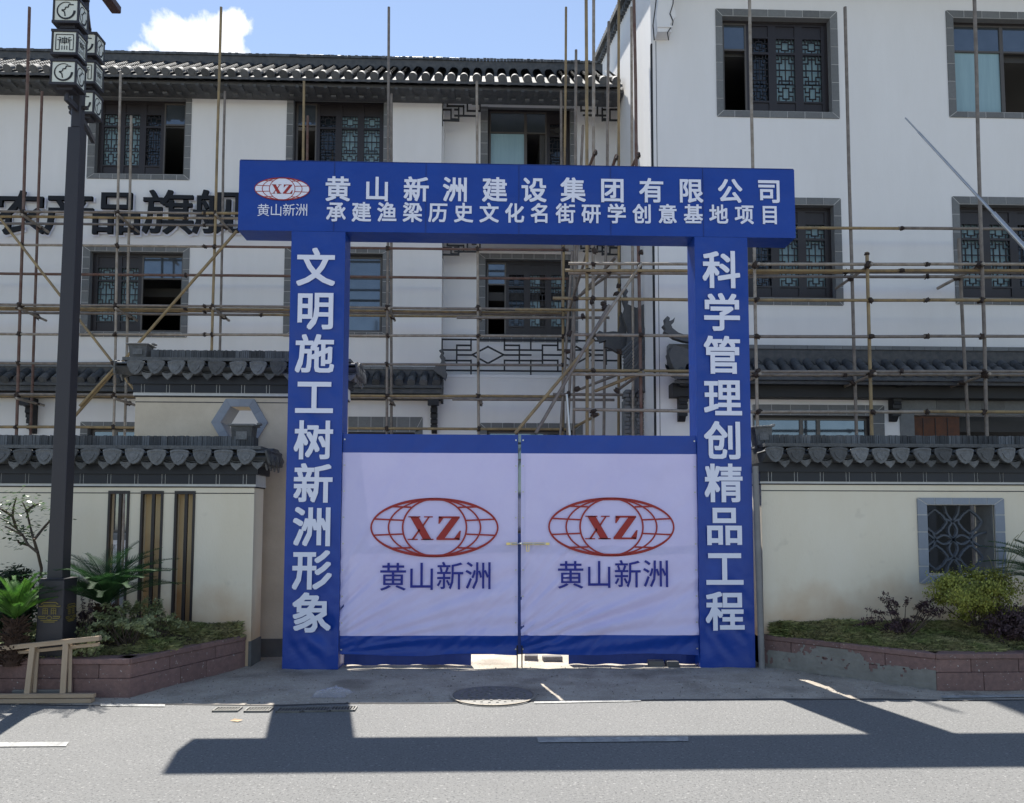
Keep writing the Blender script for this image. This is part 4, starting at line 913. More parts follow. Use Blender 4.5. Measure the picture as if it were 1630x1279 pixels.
# ------------------------------------------------------------ garden walls
TONG = tongue_mesh('tile', m_cap, .2, .155, .26); DRIP = drip_mesh('tile', m_cap, .13, .075, .3)
def garden_wall(name, label, px_l, px_r, Yw, rows, thick, end_left=False, end_right=False, holes=(), m=m_cream, x_r=None, x_l=None, pref=600, gap=.235, proj=.2, pier=0):
    """rows: pixel rows of ridge top, ridge foot, tongue foot, frieze top, panel top, panel foot, white line foot, black line foot, thin line"""
    rt, rf_, tf, ft, pt, pf, wf, kf, tl_ = rows
    x0 = at(px_l, 900, Yw).x if x_l is None else x_l; x1 = at(px_r, 900, Yw).x if x_r is None else x_r
    Z = lambda py, Yq=Yw: at(pref, py, Yq).z
    r = root(name, label, 'garden wall', ((x0 + x1) / 2, Yw, 0))
    yf = Yw
    g = MB(); holes_wall(g, x0, x1, 0, Z(wf), yf, yf + thick, list(holes)); w = part('wall', g, m, r)
    if pier:
        g = MB(); g.box(x1 - .28, x1 - .0005, yf + .0005, yf + pier, 0, Z(wf) - .001); part('end_pier', g, m, r); thick = pier
    def band(py0, py1, out, m_, nm, e=0):
        g = MB(); g.box(x0 - e, x1 + e, yf - out, yf + thick + out, Z(py1, yf - out), Z(py0, yf - out)); return part(nm, g, m_, r)
    band(pf - .1, wf, .022, m_lightline, 'pale_moulding', .022); band(wf, kf, .012, m_black, 'black_line', .012)
    g = MB(); g.box(x0, x1, yf - .003, yf, Z(tl_ + .7), Z(tl_ - .7)); part('thin_line', g, m_frieze, r)
    fz = band(ft, pt, .06, m_frieze, 'frieze', .05); core = band(pt, pf, .022, m_lightline, 'frieze_ground', .016)
    x = x0; pw = .293; k = 0
    off = -.2
    x = x0 + off
    while x < x1:
        for a, b in ((x + .023, x + pw - .023), (x + pw - .013, x + pw + .013)):
            a_, b_ = max(a, x0 - .02), min(b, x1 + .02)
            if b_ - a_ > .004:
                g = MB(); g.box(a_, b_, yf - .03, yf - .021, Z(pf) + .004, Z(pt) - .003)
                part('frieze_panel', g, m_frieze, core)
        x += pw
    # cap body
    zc0, zc1, zr = Z(ft, yf - proj) + .0, Z(rf_), Z(rt)
    ym = yf + thick / 2
    g = MB(); g.prismx([(yf - proj + .02, Z(tf - 14, yf - proj)), (ym - .09, zc1 + .01), (ym + .09, zc1 + .01), (yf + thick + proj - .02, Z(tf - 14, yf - proj)), (yf + thick + .05, Z(ft)), (yf - .05, Z(ft))], x0 - .0 - (proj * .9 if end_left else 0), x1 + (proj * .9 if end_right else 0))
    cap = part('cap', g, m_tileb, r)
    g = MB(); g.box(x0 - (.1 if end_left else 0), x1 + (.1 if end_right else 0), yf - proj + .05, yf + thick + proj - .05, zc1 - .022, zc1 + .016); part('cap_ledge', g, m_cap, cap)
    # ridge: thin tiles on edge
    g = MB(); xa_, xb_ = x0 + (.13 if end_left else 0), x1 - (.05 if end_right else 0); x = xa_; grp = 0; tone = 1
    while x < xb_:
        if grp <= 0: tone = rnd.uniform(.55, 1.6); grp = rnd.randint(2, 7)
        grp -= 1; wd = rnd.uniform(.02, .03); g.tone = tone * rnd.uniform(.85, 1.15); dy = rnd.uniform(-.006, .006); dz = rnd.uniform(-.006, .004)
        t_ = rnd.uniform(-.003, .003); z0_, z1_ = zc1 + .019, zr + dz
        vs = [(x + a + b * t_, ym - .085 + dy + c * .17, z0_ if b == 0 else z1_) for a in (0, wd - .003) for b in (0, 1) for c in (0, 1)]
        g.add(vs, [(0, 1, 3, 2), (4, 6, 7, 5), (0, 4, 5, 1), (2, 3, 7, 6), (0, 2, 6, 4), (1, 5, 7, 3)]); x += wd
    part('ridge_tiles', g, m_ridge, cap, kind='stuff')
    # eave tiles, each its own piece
    yt = yf - proj; zt_ = Z(tf, yt) + .155 * .86; n = int((x1 - x0 + (.1 if end_left or end_right else 0)) / gap)
    xs_ = [x0 + .08 + i * gap for i in range(n + 1) if x0 + .08 + i * gap < x1 + .08]
    for x in xs_:
        part('tile', TONG, m_cap, cap, loc=(x + rnd.uniform(-.008, .008), yt + rnd.uniform(-.01, .01), zt_ + rnd.uniform(-.006, .006)), rot=(rnd.uniform(-.22, -.05), rnd.uniform(-.06, .06), rnd.uniform(-.05, .05)))
        if x + gap / 2 < x1 + .1: part('tile', DRIP, m_cap, cap, loc=(x + gap / 2 + rnd.uniform(-.008, .008), yt + .035, zt_ - .105 + rnd.uniform(-.006, .006)), rot=(rnd.uniform(-.15, .05), rnd.uniform(-.08, .08), 0))
    for e, xe in ((end_left, x0), (end_right, x1)):
        if not e: continue
        sgn = -1 if xe == x0 else 1
        k = max(2, int((thick + 2 * proj) / .15))
        for i in range(k):
            y = yt + .09 + i * .15
            part('tile', TONG, m_cap, cap, loc=(xe + sgn * proj * .85, y, zt_ + .01), rot=(-.2, 0, sgn * math.pi / 2), scale=(.75, 1, 1))
            part('tile', DRIP, m_cap, cap, loc=(xe + sgn * (proj * .85 - .03), y + .07, zt_ - .1), rot=(-.05, 0, sgn * math.pi / 2), scale=(.75, 1, 1))
    return r, x0, x1, Z
def ridge_block(px, py_top, py_bot, Yq, label, w=.2, tilt=0.0, parent=None, d=.18):
    a = at(px, py_top, Yq); b = at(px, py_bot, Yq); h = a.z - b.z
    g = MB(); z = 0
    vs = [(-w * .42, -d * .42, 0), (w * .42, -d * .42, 0), (w * .42, d * .42, 0), (-w * .42, d * .42, 0), (-w * .5, -d * .5, h * .8), (w * .5, -d * .5, h * .8), (w * .5, d * .5, h * .8), (-w * .5, d * .5, h * .8)]
    g.add(vs, [(0, 1, 2, 3), (4, 5, 6, 7), (0, 1, 5, 4), (1, 2, 6, 5), (2, 3, 7, 6), (3, 0, 4, 7)])
    o = part('ridge_block', g, m_cap, parent, loc=(b.x, Yq, b.z), rot=(0, tilt, 0), label=label)
    g = MB(); g.box(-w * .62, w * .62, -d * .62, d * .62, h * .8, h * .88, .005); g.box(-w * .46, w * .46, -d * .46, d * .46, -h * .1, 0, .005); g.box(w * .62, w * .8, -.04, .04, h * .86, h * .95, .005)
    g.box(-w * .25, w * .25, -d * .5 - .004, -d * .44, h * .25, h * .58)
    part('block_tray', g, m_cap, o, loc=(b.x, Yq, b.z), rot=(0, tilt, 0)); return o
YW = gnd(397, 1064).y + .04
holes = []
m_ochre = mat('slot_glow_ochre', (.82, .64, .38), .85, (3, .4), (60, .2), col2=(.72, .53, .30)); stain(m_ochre, .3, 1.3, (.40, .16, .04), .8, 2.5)  # golden light inside the slots put into the base ochre; orange stain low down
Zw = lambda px, py: at(px, py, YW)
sl_px = [(170, 204), (222, 258), (276, 309)]
for a, b in sl_px: holes.append((Zw(a, 870).x, Zw(b, 870).x, .42, Zw(300, 782).z))
lw, x0, x1, Zf = garden_wall('garden_wall', 'low cream garden wall left of the gate with three tall slots and a grey tiled cap', -200, 402, YW, (693, 714, 741, 741, 755, 771.5, 774.5, 776.5, 785.5), .13, end_right=True, holes=holes, pref=300, x_l=-9.5, pier=.34)
for h in holes:
    g = MB(); e = .034; y0_, y1_ = YW - .012, YW + .03
    g.box(h[0], h[0] + e * .75, y0_, y1_, h[2], h[3]); g.box(h[1] - e * .75, h[1], y0_, y1_, h[2], h[3]); g.box(h[0] + e * .75, h[1] - e * .75, y0_, y1_, h[3] - e, h[3])
    sf = part('slot_frame', g, m_wood, lw)
    g = MB(); xm = (h[0] + h[1]) / 2 + .01; g.box(xm - .016, xm + .016, YW + .0, YW + .03, h[2], h[3] - e); part('mullion', g, m_wood, sf)
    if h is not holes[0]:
        g = MB(); g.box(h[0] - .03, h[1] + .03, YW + .15, YW + .17, h[2] - .05, h[3] + .05); part('slot_glow_back', g, m_ochre, lw)  # added panel closing the slot, its ochre colour standing for golden light
ridge_block(388, 672, 711, YW + .17, None, .24, 0, lw)
# tall wall with hexagon opening, behind the low one
YT = YW + .62
xt0, xt1 = at(217, 600, YT).x, at(548, 600, YT).x
hc = at(385, 676, YT); hr = .30
hx = at(337, 672, YT); hR = (at(427, 672, YT).x - at(337, 672, YT).x) / 2; hcx = (at(337, 672, YT).x + at(427, 672, YT).x) / 2; hcz = at(380, 673, YT).z
ri = hR * .66; hz = hR * .80
tw, tx0, tx1, Zt = garden_wall('garden_wall', 'taller cream wall behind the left blue column with a hexagonal opening framed in grey stone', 217, 548, YT, (556, 576, 598, 600, 612, 627, 630.5, 633, 641), .3, end_left=True, end_right=True, pref=350, m=m_buff, x_l=xt0, x_r=xt1,
                        holes=[(hcx - ri, hcx + ri, hcz - ri * .86, hcz + ri * .86)])
def hexpts(R, sy=.9): return [(hcx + R * math.cos(a), hcz + sy * R * math.sin(a)) for a in [i * math.pi / 3 for i in range(6)]]
g = MB()                                             # fill the corners of the square hole to leave a hexagon
H = hexpts(ri, .99)
for (sx, sz) in ((1, 1), (1, -1), (-1, 1), (-1, -1)):
    g.prism([(hcx + sx * ri, hcz), (hcx + sx * ri * .5, hcz + sz * ri * .86), (hcx + sx * ri * 1.01, hcz + sz * ri * .87)], YT + .004, YT + .29)
part('hexagon_corner', g, m_brickl, tw)
A_, B_ = hexpts(hR, .98), hexpts(ri, .99)
for i in range(6):
    j = (i + 1) % 6; mid0 = ((A_[i][0] + A_[j][0]) / 2, (A_[i][1] + A_[j][1]) / 2); mid1 = ((B_[i][0] + B_[j][0]) / 2, (B_[i][1] + B_[j][1]) / 2)
    for P0, P1, Q1, Q0 in ((A_[i], mid0, mid1, B_[i]), (mid0, A_[j], B_[j], mid1)):
        cx_ = sum(p[0] for p in (P0, P1, Q1, Q0)) / 4; cz_ = sum(p[1] for p in (P0, P1, Q1, Q0)) / 4
        pts = [(cx_ + (p[0] - cx_) * .985, cz_ + (p[1] - cz_) * .985) for p in (P0, P1, Q1, Q0)]
        g = MB(); g.prism(pts, YT - .025, YT + .31); part('stone_block', g, m_brickl, tw)
g = MB(); g.box(at(405, 1040, YT).x, tx1, YT - .02, YT, .0, at(430, 1017, YT).z); part('skirting', g, mat('grey_skirting', (.13, .13, .13), .8, (6, .6)), tw)
g = MB(); g.box(x1, x1 + .012, YW + .0, YW + .34, .0, .28); g.box(x1 - .02, x1 + .012, YW - .012, YW, .0, .28); part('skirting', g, bpy.data.materials['grey_skirting'], lw)
ridge_block(224, 546, 574, YT + .14, None, .22, 0, tw)
# right garden wall
YG = gnd(1216, 1062).y + .03
Wh = rect(1476, 804, 1584, 916, YG)
rw, rx0, rx1, Zr = garden_wall('garden_wall', 'low cream garden wall right of the gate with a square pierced window and a grey tiled cap', 1214, 1700, YG, (692, 711, 738, 738, 752, 768, 770.5, 772.5, 782), .34, end_left=False, holes=[tuple(Wh)], pref=1420, x_r=10.5)
Ro = rect(1461, 793, 1599, 929, YG)
g = MB(); g.box(Wh[0] - .004, Wh[1] + .004, YG + .33, YG + .36, Wh[2] - .01, Wh[3] + .01)
pw_ = part('pierced_window', (lambda q: (q.box(Wh[0], Wh[0] + .012, YG + .02, YG + .3, Wh[2], Wh[3]), q.box(Wh[1] - .012, Wh[1], YG + .02, YG + .3, Wh[2], Wh[3]), q)[2])(MB()), m_brick, rw)
bricks_round(pw_, Ro, Wh, YG, m_brickl, .19, .02)
m_grille = mat('grey_grille', (.10, .115, .14), .8, (30, .3))
g = MB()
cx_, cz_ = (Wh[0] + Wh[1]) / 2 - .02, (Wh[2] + Wh[3]) / 2; U = (Wh[1] - Wh[0]) / 2
def curve(pts, w=.02, y=YG + .13):
    for i in range(len(pts) - 1):
        a, b = pts[i], pts[i + 1]; g.bar((a[0], y + .0008 * (i % 3), a[1]), (b[0], y + .0008 * (i % 3), b[1]), w, .04, up=(0, 1, 0))
def quatre(qx, qz, r, rot=0):
    P = []
    for i in range(49):
        t = 2 * math.pi * i / 48; rr = r * (.78 + .22 * abs(math.cos(2 * t)) ** .6 + .06 * math.cos(8 * t)); P.append((qx + rr * math.cos(t + rot), qz + rr * math.sin(t + rot)))
    P = [(min(max(a, Wh[0]), Wh[1]), min(max(b, Wh[2]), Wh[3])) for a, b in P]; curve(P)
for sx in (-1, 1):
    for sz in (-1, 1): quatre(cx_ + sx * U * .52, cz_ + sz * U * .52, U * .33)
for k in range(4):                                    # four petals meeting in the middle
    P = []
    for i in range(13):
        t = math.pi * i / 12; P.append((U * .52 * (i / 12), U * .13 * math.sin(t)))
    for s_ in (1, -1):
        Q = [(x * math.cos(k * math.pi / 2) - s_ * y * math.sin(k * math.pi / 2), x * math.sin(k * math.pi / 2) + s_ * y * math.cos(k * math.pi / 2)) for x, y in P]
        curve([(cx_ + a, cz_ + b) for a, b in Q])
for sx, sz in ((1, 0), (-1, 0), (0, 1), (0, -1)):
    ex, ez = cx_ + sx * U * .52, cz_ + sz * U * .52
    for s_ in (-1, 1):
        tx_, tz_ = (cx_ + sx * U, cz_ + s_ * U * .22) if sx else (cx_ + s_ * U * .22, cz_ + sz * U)
        curve([(ex, ez), ((ex * .5 + tx_ * .5) + (0 if sx else s_ * U * .06), (ez * .5 + tz_ * .5) + (s_ * U * .06 if sx else 0)), (min(tx_, Wh[1]), tz_)])
        qx_, qz_ = (cx_ + sx * U * .6, cz_ + s_ * U * .2) if sx else (cx_ + s_ * U * .2, cz_ + sz * U * .6)
        curve([(ex, ez), (qx_, qz_)])
part('grille', g, m_grille, pw_)
ridge_block(1213, 675, 711, YG + .17, None, .2, -.06, rw)
g = MB(); g.box(rx0 - .0, rx0 + .012, YG - .012, YG + .3, 0, .3); part('skirting', g, bpy.data.materials['grey_skirting'], rw)
# stub of plastered wall between the right column and the garden wall
g = MB(); y = YG + .5; g.box(at(1150, 900, y).x, at(1222, 900, y).x, y, y + .2, 0, at(1200, 760, y).z)
o = part('plaster_stub', g, m_white, None); tag(o, 'narrow white plastered wall end showing between the right blue column and the cream wall', 'wall')
# ------------------------------------------------------------ scaffolding
YSf, YSb, YRf, YRb = 15.45, 16.02, 12.25, 12.78
PR = .0275
def coupler(parent, p, s=1.0):
    s *= .88
    g = COUP; part('coupler', g, m_coupler, parent, loc=p, rot=(rnd.uniform(-.5, .5), rnd.uniform(0, 6.28), rnd.uniform(-.6, .6)), scale=(s, s, s))
g = MB(); g.tube((-.045, 0, 0), (.045, 0, 0), .038, 8); g.tube((0, -.03, -.045), (0, -.03, .045), .038, 8); g.box(-.02, .02, -.06, .06, -.055, -.035); g.tube((.02, -.075, .04), (.02, .05, .04), .012, 6); g.tube((-.03, -.02, -.07), (-.03, -.02, .06), .012, 6)
COUP = g.mesh('coupler', m_coupler)
def pole(parent, a, b, k=1, r=PR, cps=()):
    a = Vector(a); b = Vector(b); d = b - a; L = d.length; g = MB(); rr = r * rnd.uniform(.95, 1.08); n = max(1, int(L / 1.5)); prev = Vector((0, 0, 0)); off = Vector((0, 0, 0))
    q = d.normalized().orthogonal().normalized(); q2 = d.normalized().cross(q)
    pts = [Vector((0, 0, 0))]
    for i in range(1, n): pts.append(d * i / n + q * rnd.uniform(-.006, .006) + q2 * rnd.uniform(-.006, .006))
    pts.append(d)
    for p0, p1 in zip(pts, pts[1:]): g.tube(p0, p1, rr, 8, caps=(n == 1 or p0 is pts[0] or p1 is pts[-1]))
    return part('pole', g, m_pole[k], parent, loc=a)
def V(parent, x0, y0, x1, y1, Y, k, to_ground=True):
    a = at(x0, y0, Y); b = at(x1, y1, Y)
    if to_ground: d = b - a; b = b + d * (b.z / max(.2, (a.z - b.z)) * .985)
    return pole(parent, a, b, k)
def Hn(parent, x0, y0, x1, y1, Y, k, Y1=None): return pole(parent, at(x0, y0, Y), at(x1, y1, Y1 or Y), k)
def putlog(parent, px, py, Yf, Yb, ov0=.12, ov1=.25, k=3, dz=-.05):
    p = at(px, py, Yf); pole(parent, (p.x + .05, Yf - ov0, p.z + dz), (p.x + .05, Yb + ov1, p.z + dz), k, PR)
    coupler(parent, p, 1.15); coupler(parent, Vector((p.x + .03, Yb, p.z + dz)), 1.0)
ls = root('scaffolding', 'tube scaffolding with two rows of standards along the left building behind the sign', 'scaffolding', (-4, 15.7, 0))
vf = [(47, 12, 26, 692, 2, YSf), (192, 115, 181, 692, 3, YSf), (352, 12, 337, 555, 0, YSf), (484, 130, 482, 262, 0, YSf), (619, 12, 616, 690, 1, YSf), (759, 130, 762, 690, 3, YSf), (901, 12, 895, 690, 0, YSf)]
vb = [(67, 146, 49, 690, 2, YSb), (209, 185, 199, 690, 3, YSb), (358, 146, 350, 555, 1, YSb), (490, 185, 489, 262, 2, YSb), (623, 150, 623, 690, 1, YSb), (893, 145, 897, 690, 1, YSb)]
for v in vf + vb: V(ls, *v[:4], v[5], v[4])
for x0, x1 in ((-175, -160), (-105, -98)): V(ls, x1, 20, x0, 690, YSf, 0); V(ls, x1 + 8, 146, x0 + 24, 690, YSb, 1)
ys_row = [(338, YSf, 1), (346, YSf + .15, 0), (357, YSb, 1), (391, YSf, 3), (437, YSb, 2), (486, YSf, 1), (491, YSf + .2, 0), (494, YSf + .32, 0), (499, YSb, 1), (533, YSf, 3), (579, YSf, 1), (629, YSf, 1), (632, YSf + .2, 0), (681, YSf, 0)]
def xs_at(py): return [v[0] + (v[2] - v[0]) * (py - v[1]) / (v[3] - v[1]) for v in vf]
for k_, (py, Yy, kk) in enumerate(ys_row):
    brk = rnd.choice((300, 330, 420)); sl = .009 if py < 500 else .004
    y_at = lambda x: py + (x) * sl - 1
    Hn(ls, -300, y_at(-300), brk, y_at(brk) , Yy - .035, kk); Hn(ls, brk - 8, y_at(brk) - .5, 905, y_at(905), Yy - .035 - .01, (kk + rnd.choice((0, 0, 1, 3))) % 4)
    if Yy == YSf:
        for x in xs_at(py): coupler(ls, at(x, y_at(x), Yy - .03), .95)
    coupler(ls, at(brk - 4, y_at(brk), Yy - .04), .8)
for py in (342, 490, 632):
    for x in xs_at(py)[:2] + xs_at(py)[2:3] + xs_at(py)[4:6]: putlog(ls, x, py, YSf, YSb)
Hn(ls, 727, 506, 970, 506, YSf - .1, 1); Hn(ls, 720, 636, 978, 637, YSf - .1, 1)
Hn(ls, -10, 335, 219, 628, YSf - .1, 0); Hn(ls, 377, 368, 118, 664, YSf - .14, 0); Hn(ls, 127, 647, 186, 582, YSf - .2, 0); Hn(ls, 185, 576, 222, 618, YSf - .18, 0)
coupler(ls, at(185, 579, YSf - .15), 1.5)
# middle tower at the corner
ms = root('scaffolding', 'dense corner scaffold tower of ochre tubes with diagonal braces, seen through the gate opening', 'scaffolding', (1.7, 14, 0))
YMf, YMb = 12.7, 14.6
for v in [(917, 80, 913, 690, 1, YMb), (933, 0, 935, 690, 0, YMf), (945, 0, 944, 690, 3, YMf + .3), (969, 35, 961, 690, 1, YMb), (985, 0, 985, 690, 0, YMb + .3), (1005, 12, 1008, 690, 3, YMb - .4), (1009, 0, 1021, 690, 2, YMf), (928, 200, 903, 690, 1, YMb), (911, 400, 898, 600, 1, YMb)]: V(ms, *v[:4], v[5], v[4])
g = MB(); a = at(902, 628, 12.5); b = at(907, 695, 12.5); dd = b - a; g.tube(a, b + dd * 1.4, .022, 8); part('steel_tube', g, m_steel, ms)
for (x0, y0, x1, y1, Yy, kk) in [(905, 420, 1240, 421, YMf, 3), (900, 431, 1230, 432, YMf - .06, 0), (905, 435, 1240, 436, YMf + .1, 3), (915, 441, 1240, 442, YMb, 1), (880, 475, 1130, 478, YMf, 0), (820, 493, 970, 494, YMb, 0), (913, 533, 1180, 536, YMf, 3), (903, 590, 1190, 592, YMf, 0), (900, 596, 1190, 598, YMf - .08, 3), (880, 628, 1012, 629, YMb, 1), (912, 652, 1190, 656, YMf, 3)]:
    Hn(ms, x0, y0, x1, y1, Yy - .04, kk)
for (x0, y0, x1, y1, Ya, Yb2, kk) in [(820, 690, 944, 541, YMf - .3, YMf - .1, 0), (853, 690, 970, 486, YMf - .2, YMf - .1, 1), (935, 545, 1021, 420, YMf - .1, YMf - .1, 3), (916, 476, 978, 431, YMb, YMf, 1), (907, 491, 939, 388, YMb, YMf, 1), (918, 622, 992, 593, YMb, YMf, 1), (947, 623, 1022, 593, YMf + .2, YMf - .1, 0), (982, 622, 1024, 592, YMf + .6, YMf - .1, 1), (915, 680, 952, 660, YMb, YMf, 0), (926, 468, 980, 410, YMb, YMf + .3, 1)]:
    Hn(ms, x0, y0, x1, y1, Ya, kk, Yb2)
for (x, y) in [(945, 421), (936, 431), (1018, 424), (944, 475), (942, 482), (981, 468), (985, 455), (1019, 432), (944, 533), (941, 541), (1021, 534), (944, 590), (936, 600), (1021, 592), (1018, 596), (944, 655), (946, 661), (918, 620), (982, 622), (903, 560), (915, 476), (970, 433), (962, 490), (928, 505), (960, 484), (905, 628), (985, 560), (906, 532), (1020, 403), (947, 400)]:
    coupler(ms, at(x, y, YMf - .05), rnd.uniform(.8, 1.1))
for (x0, y0, x1, y1) in [(938, 258, 948, 240), (974, 262, 981, 248), (1004, 262, 1017, 244)]:
    Hn(ms, x0, y0 + 8, x1, y1, 13, 2, 12.6); coupler(ms, at(x1, y1 + 5, 12.6), .7)
# right scaffolding
rs = root('scaffolding', 'tube scaffolding along the right building with red-brown and ochre tubes above the garden wall', 'scaffolding', (6, 12.5, 0))
rv = [(1193, 0, 1206, 690, 3, YRf), (1345, 12, 1363, 690, 1, YRb), (1380, 402, 1388, 690, 0, YRf), (1549, -60, 1571, 690, 1, YRf), (1526, 380, 1541, 690, 1, YRb), (1732, -60, 1756, 690, 1, YRf), (1700, 0, 1716, 690, 3, YRb)]
for v in rv: V(rs, *v[:4], v[5], v[4])
for (py, s, Yy, kk, x0, x1) in [(363, .006, YRb, 0, 1268, 1900), (421, .001, YRf, 3, 1190, 1900), (431, .001, YRf + .12, 0, 1150, 1900), (434, .001, YRf + .24, 0, 1150, 1900), (441, .001, YRb, 1, 1150, 1900), (478, .002, YRf, 0, 1180, 1900), (536, 0, YRf, 1, 1180, 1900), (592, .001, YRf, 1, 1180, 1900), (597, .001, YRf + .2, 3, 1180, 1900), (656, 0, YRf, 3, 1180, 1900)]:
    xb = rnd.choice((1350, 1480, 1440)); f = lambda x: py + s * (x - 1268)
    Hn(rs, x0, f(x0), xb, f(xb), Yy - .04, kk); Hn(rs, xb - 10, f(xb) - .6, x1, f(x1), Yy - .05, (kk + rnd.choice((0, 2, 1))) % 4); coupler(rs, at(xb - 5, f(xb), Yy - .05), .85)
    if Yy == YRf:
        for xv in (1202, 1384, 1560): coupler(rs, at(xv + (py - 421) * .02, f(xv), Yy - .04), .95)
for x, py in ((1202, 423), (1381, 423), (1557, 423), (1204, 597), (1386, 597), (1567, 597)):
    p = at(x, py, YRf - .05); q = Vector((p.x - .01, YRb + .55, p.z - .04)); pole(rs, (p.x + .03, YRf - .15, p.z), q, 3); coupler(rs, p, 1.15); coupler(rs, Vector((q.x, YRb, p.z - .03)), 1.0)
coupler(rs, at(1380, 405, YRf), .7)
# long grey tube leaning from the street side up against the right scaffolding
a = at(1441, 188, 12.6); b = at(1634, 397, 11.2); d = (b - a); e = a + d * ((a.z - .1) / (a.z - b.z))
g = MB(); g.tube(a, a + d * .12, .013, 10); g.tube(a + d * .12, a + d * .75, .019, 10, .022); g.tube(a + d * .75, e, .034, 12, .04)
o = part('telescopic_tube', g, m_steel, None); tag(o, 'long silver telescopic tube slanting down to the right past the upper white wall', 'tube')
# ------------------------------------------------------------ street lamp
YLp = 7.2
pl = at(118, 600, YLp).x
lamp = root('street_lamp', 'tall dark square street lamp with stacked cube lanterns and a gold emblem on its plinth', 'street lamp', (pl, YLp, 0))
def sq(g, x, y, r, z0, z1, r1=None, c=.012):
    if r1 is None: g.box(x - r, x + r, y - r, y + r, z0, z1, c); return
    vs = [(x + sx * q, y + sy * q, z) for z, q in ((z0, r), (z1, r1)) for sx, sy in ((-1, -1), (1, -1), (1, 1), (-1, 1))]
    g.add(vs, [(0, 1, 2, 3), (4, 5, 6, 7), (0, 1, 5, 4), (1, 2, 6, 5), (2, 3, 7, 6), (3, 0, 4, 7)])
pa, pb = at(117.5, 210, YLp), at(100, 900, YLp); lx = (pa.x + pb.x) / 2
zP = at(95, 924, YLp - .15).z; zS = at(118, 207, YLp).z
g = MB(); sq(g, lx, YLp, .070, zP, zS, .060); part('lower_shaft', g, m_lamp, lamp, bevel=.006)
g = MB(); sq(g, lx, YLp, .046, zS, zS + 3.3); part('upper_shaft', g, m_lamp, lamp)
g = MB(); sq(g, lx, YLp, .130, .0, zP, .112); pth = part('plinth', g, m_lamp, lamp, bevel=.01)
g = MB(); sq(g, lx, YLp, .117, zP, zP + .012); part('plinth_cap', g, m_lamp, pth)
g = MB(); g.box(lx - .24, lx + .24, YLp - .24, YLp + .24, .0, .08, .01); part('footing', g, mat('footing_concrete', (.22, .21, .19), .9, (9, .5)), lamp)
def emb_gate(parent, cx, yc, cz, s):                 # gold emblem: small gateway roof over two seals and a cloud band
    g = MB(); g.loose = True
    def S2(x0, z0, x1, z1, w): seg(g, cx + x0 * s, cz + z0 * s, cx + x1 * s, cz + z1 * s, w * s, yc)
    for x0, z0, x1, z1 in ((-.32, .52, .32, .52), (-.45, .42, -.32, .52), (.45, .42, .32, .52), (-.5, .3, .5, .3), (-.36, .38, .36, .38), (-.58, .34, -.5, .3), (.58, .34, .5, .3), (-.28, .3, -.28, .38), (.28, .3, .28, .38)): S2(x0, z0, x1, z1, .045)
    for o in (-.22, .22):
        for x0, z0, x1, z1 in ((-.12, .2, .12, .2), (-.12, .2, -.12, -.12), (.12, .2, .12, -.12), (0, .24, 0, -.12), (-.1, .08, .1, .08), (-.1, -.04, .1, -.04)): S2(x0 + o, z0, x1 + o, z1, .035)
    for x0, z0, x1, z1 in ((-.58, -.22, -.2, -.22), (.58, -.22, .2, -.22), (-.52, -.32, -.18, -.32), (.52, -.32, .18, -.32), (-.45, -.44, .45, -.44), (-.3, -.52, .3, -.52), (-.58, -.22, -.52, -.32), (.58, -.22, .52, -.32)): S2(x0, z0, x1, z1, .045)
    ring(g, cx, cz - .3 * s, .15 * s, .12 * s, .035 * s, yc, 0, 20)
    return part('emblem', g, m_gold, parent)
emb_gate(pth, lx, YLp - .128, at(95, 975, YLp - .13).z, .17)
ge = emb_gate(pth, 0, 0, 0, .15); ge.location = (lx + .128, YLp, at(95, 975, YLp).z); ge.rotation_euler = (0, 0, math.pi / 2)
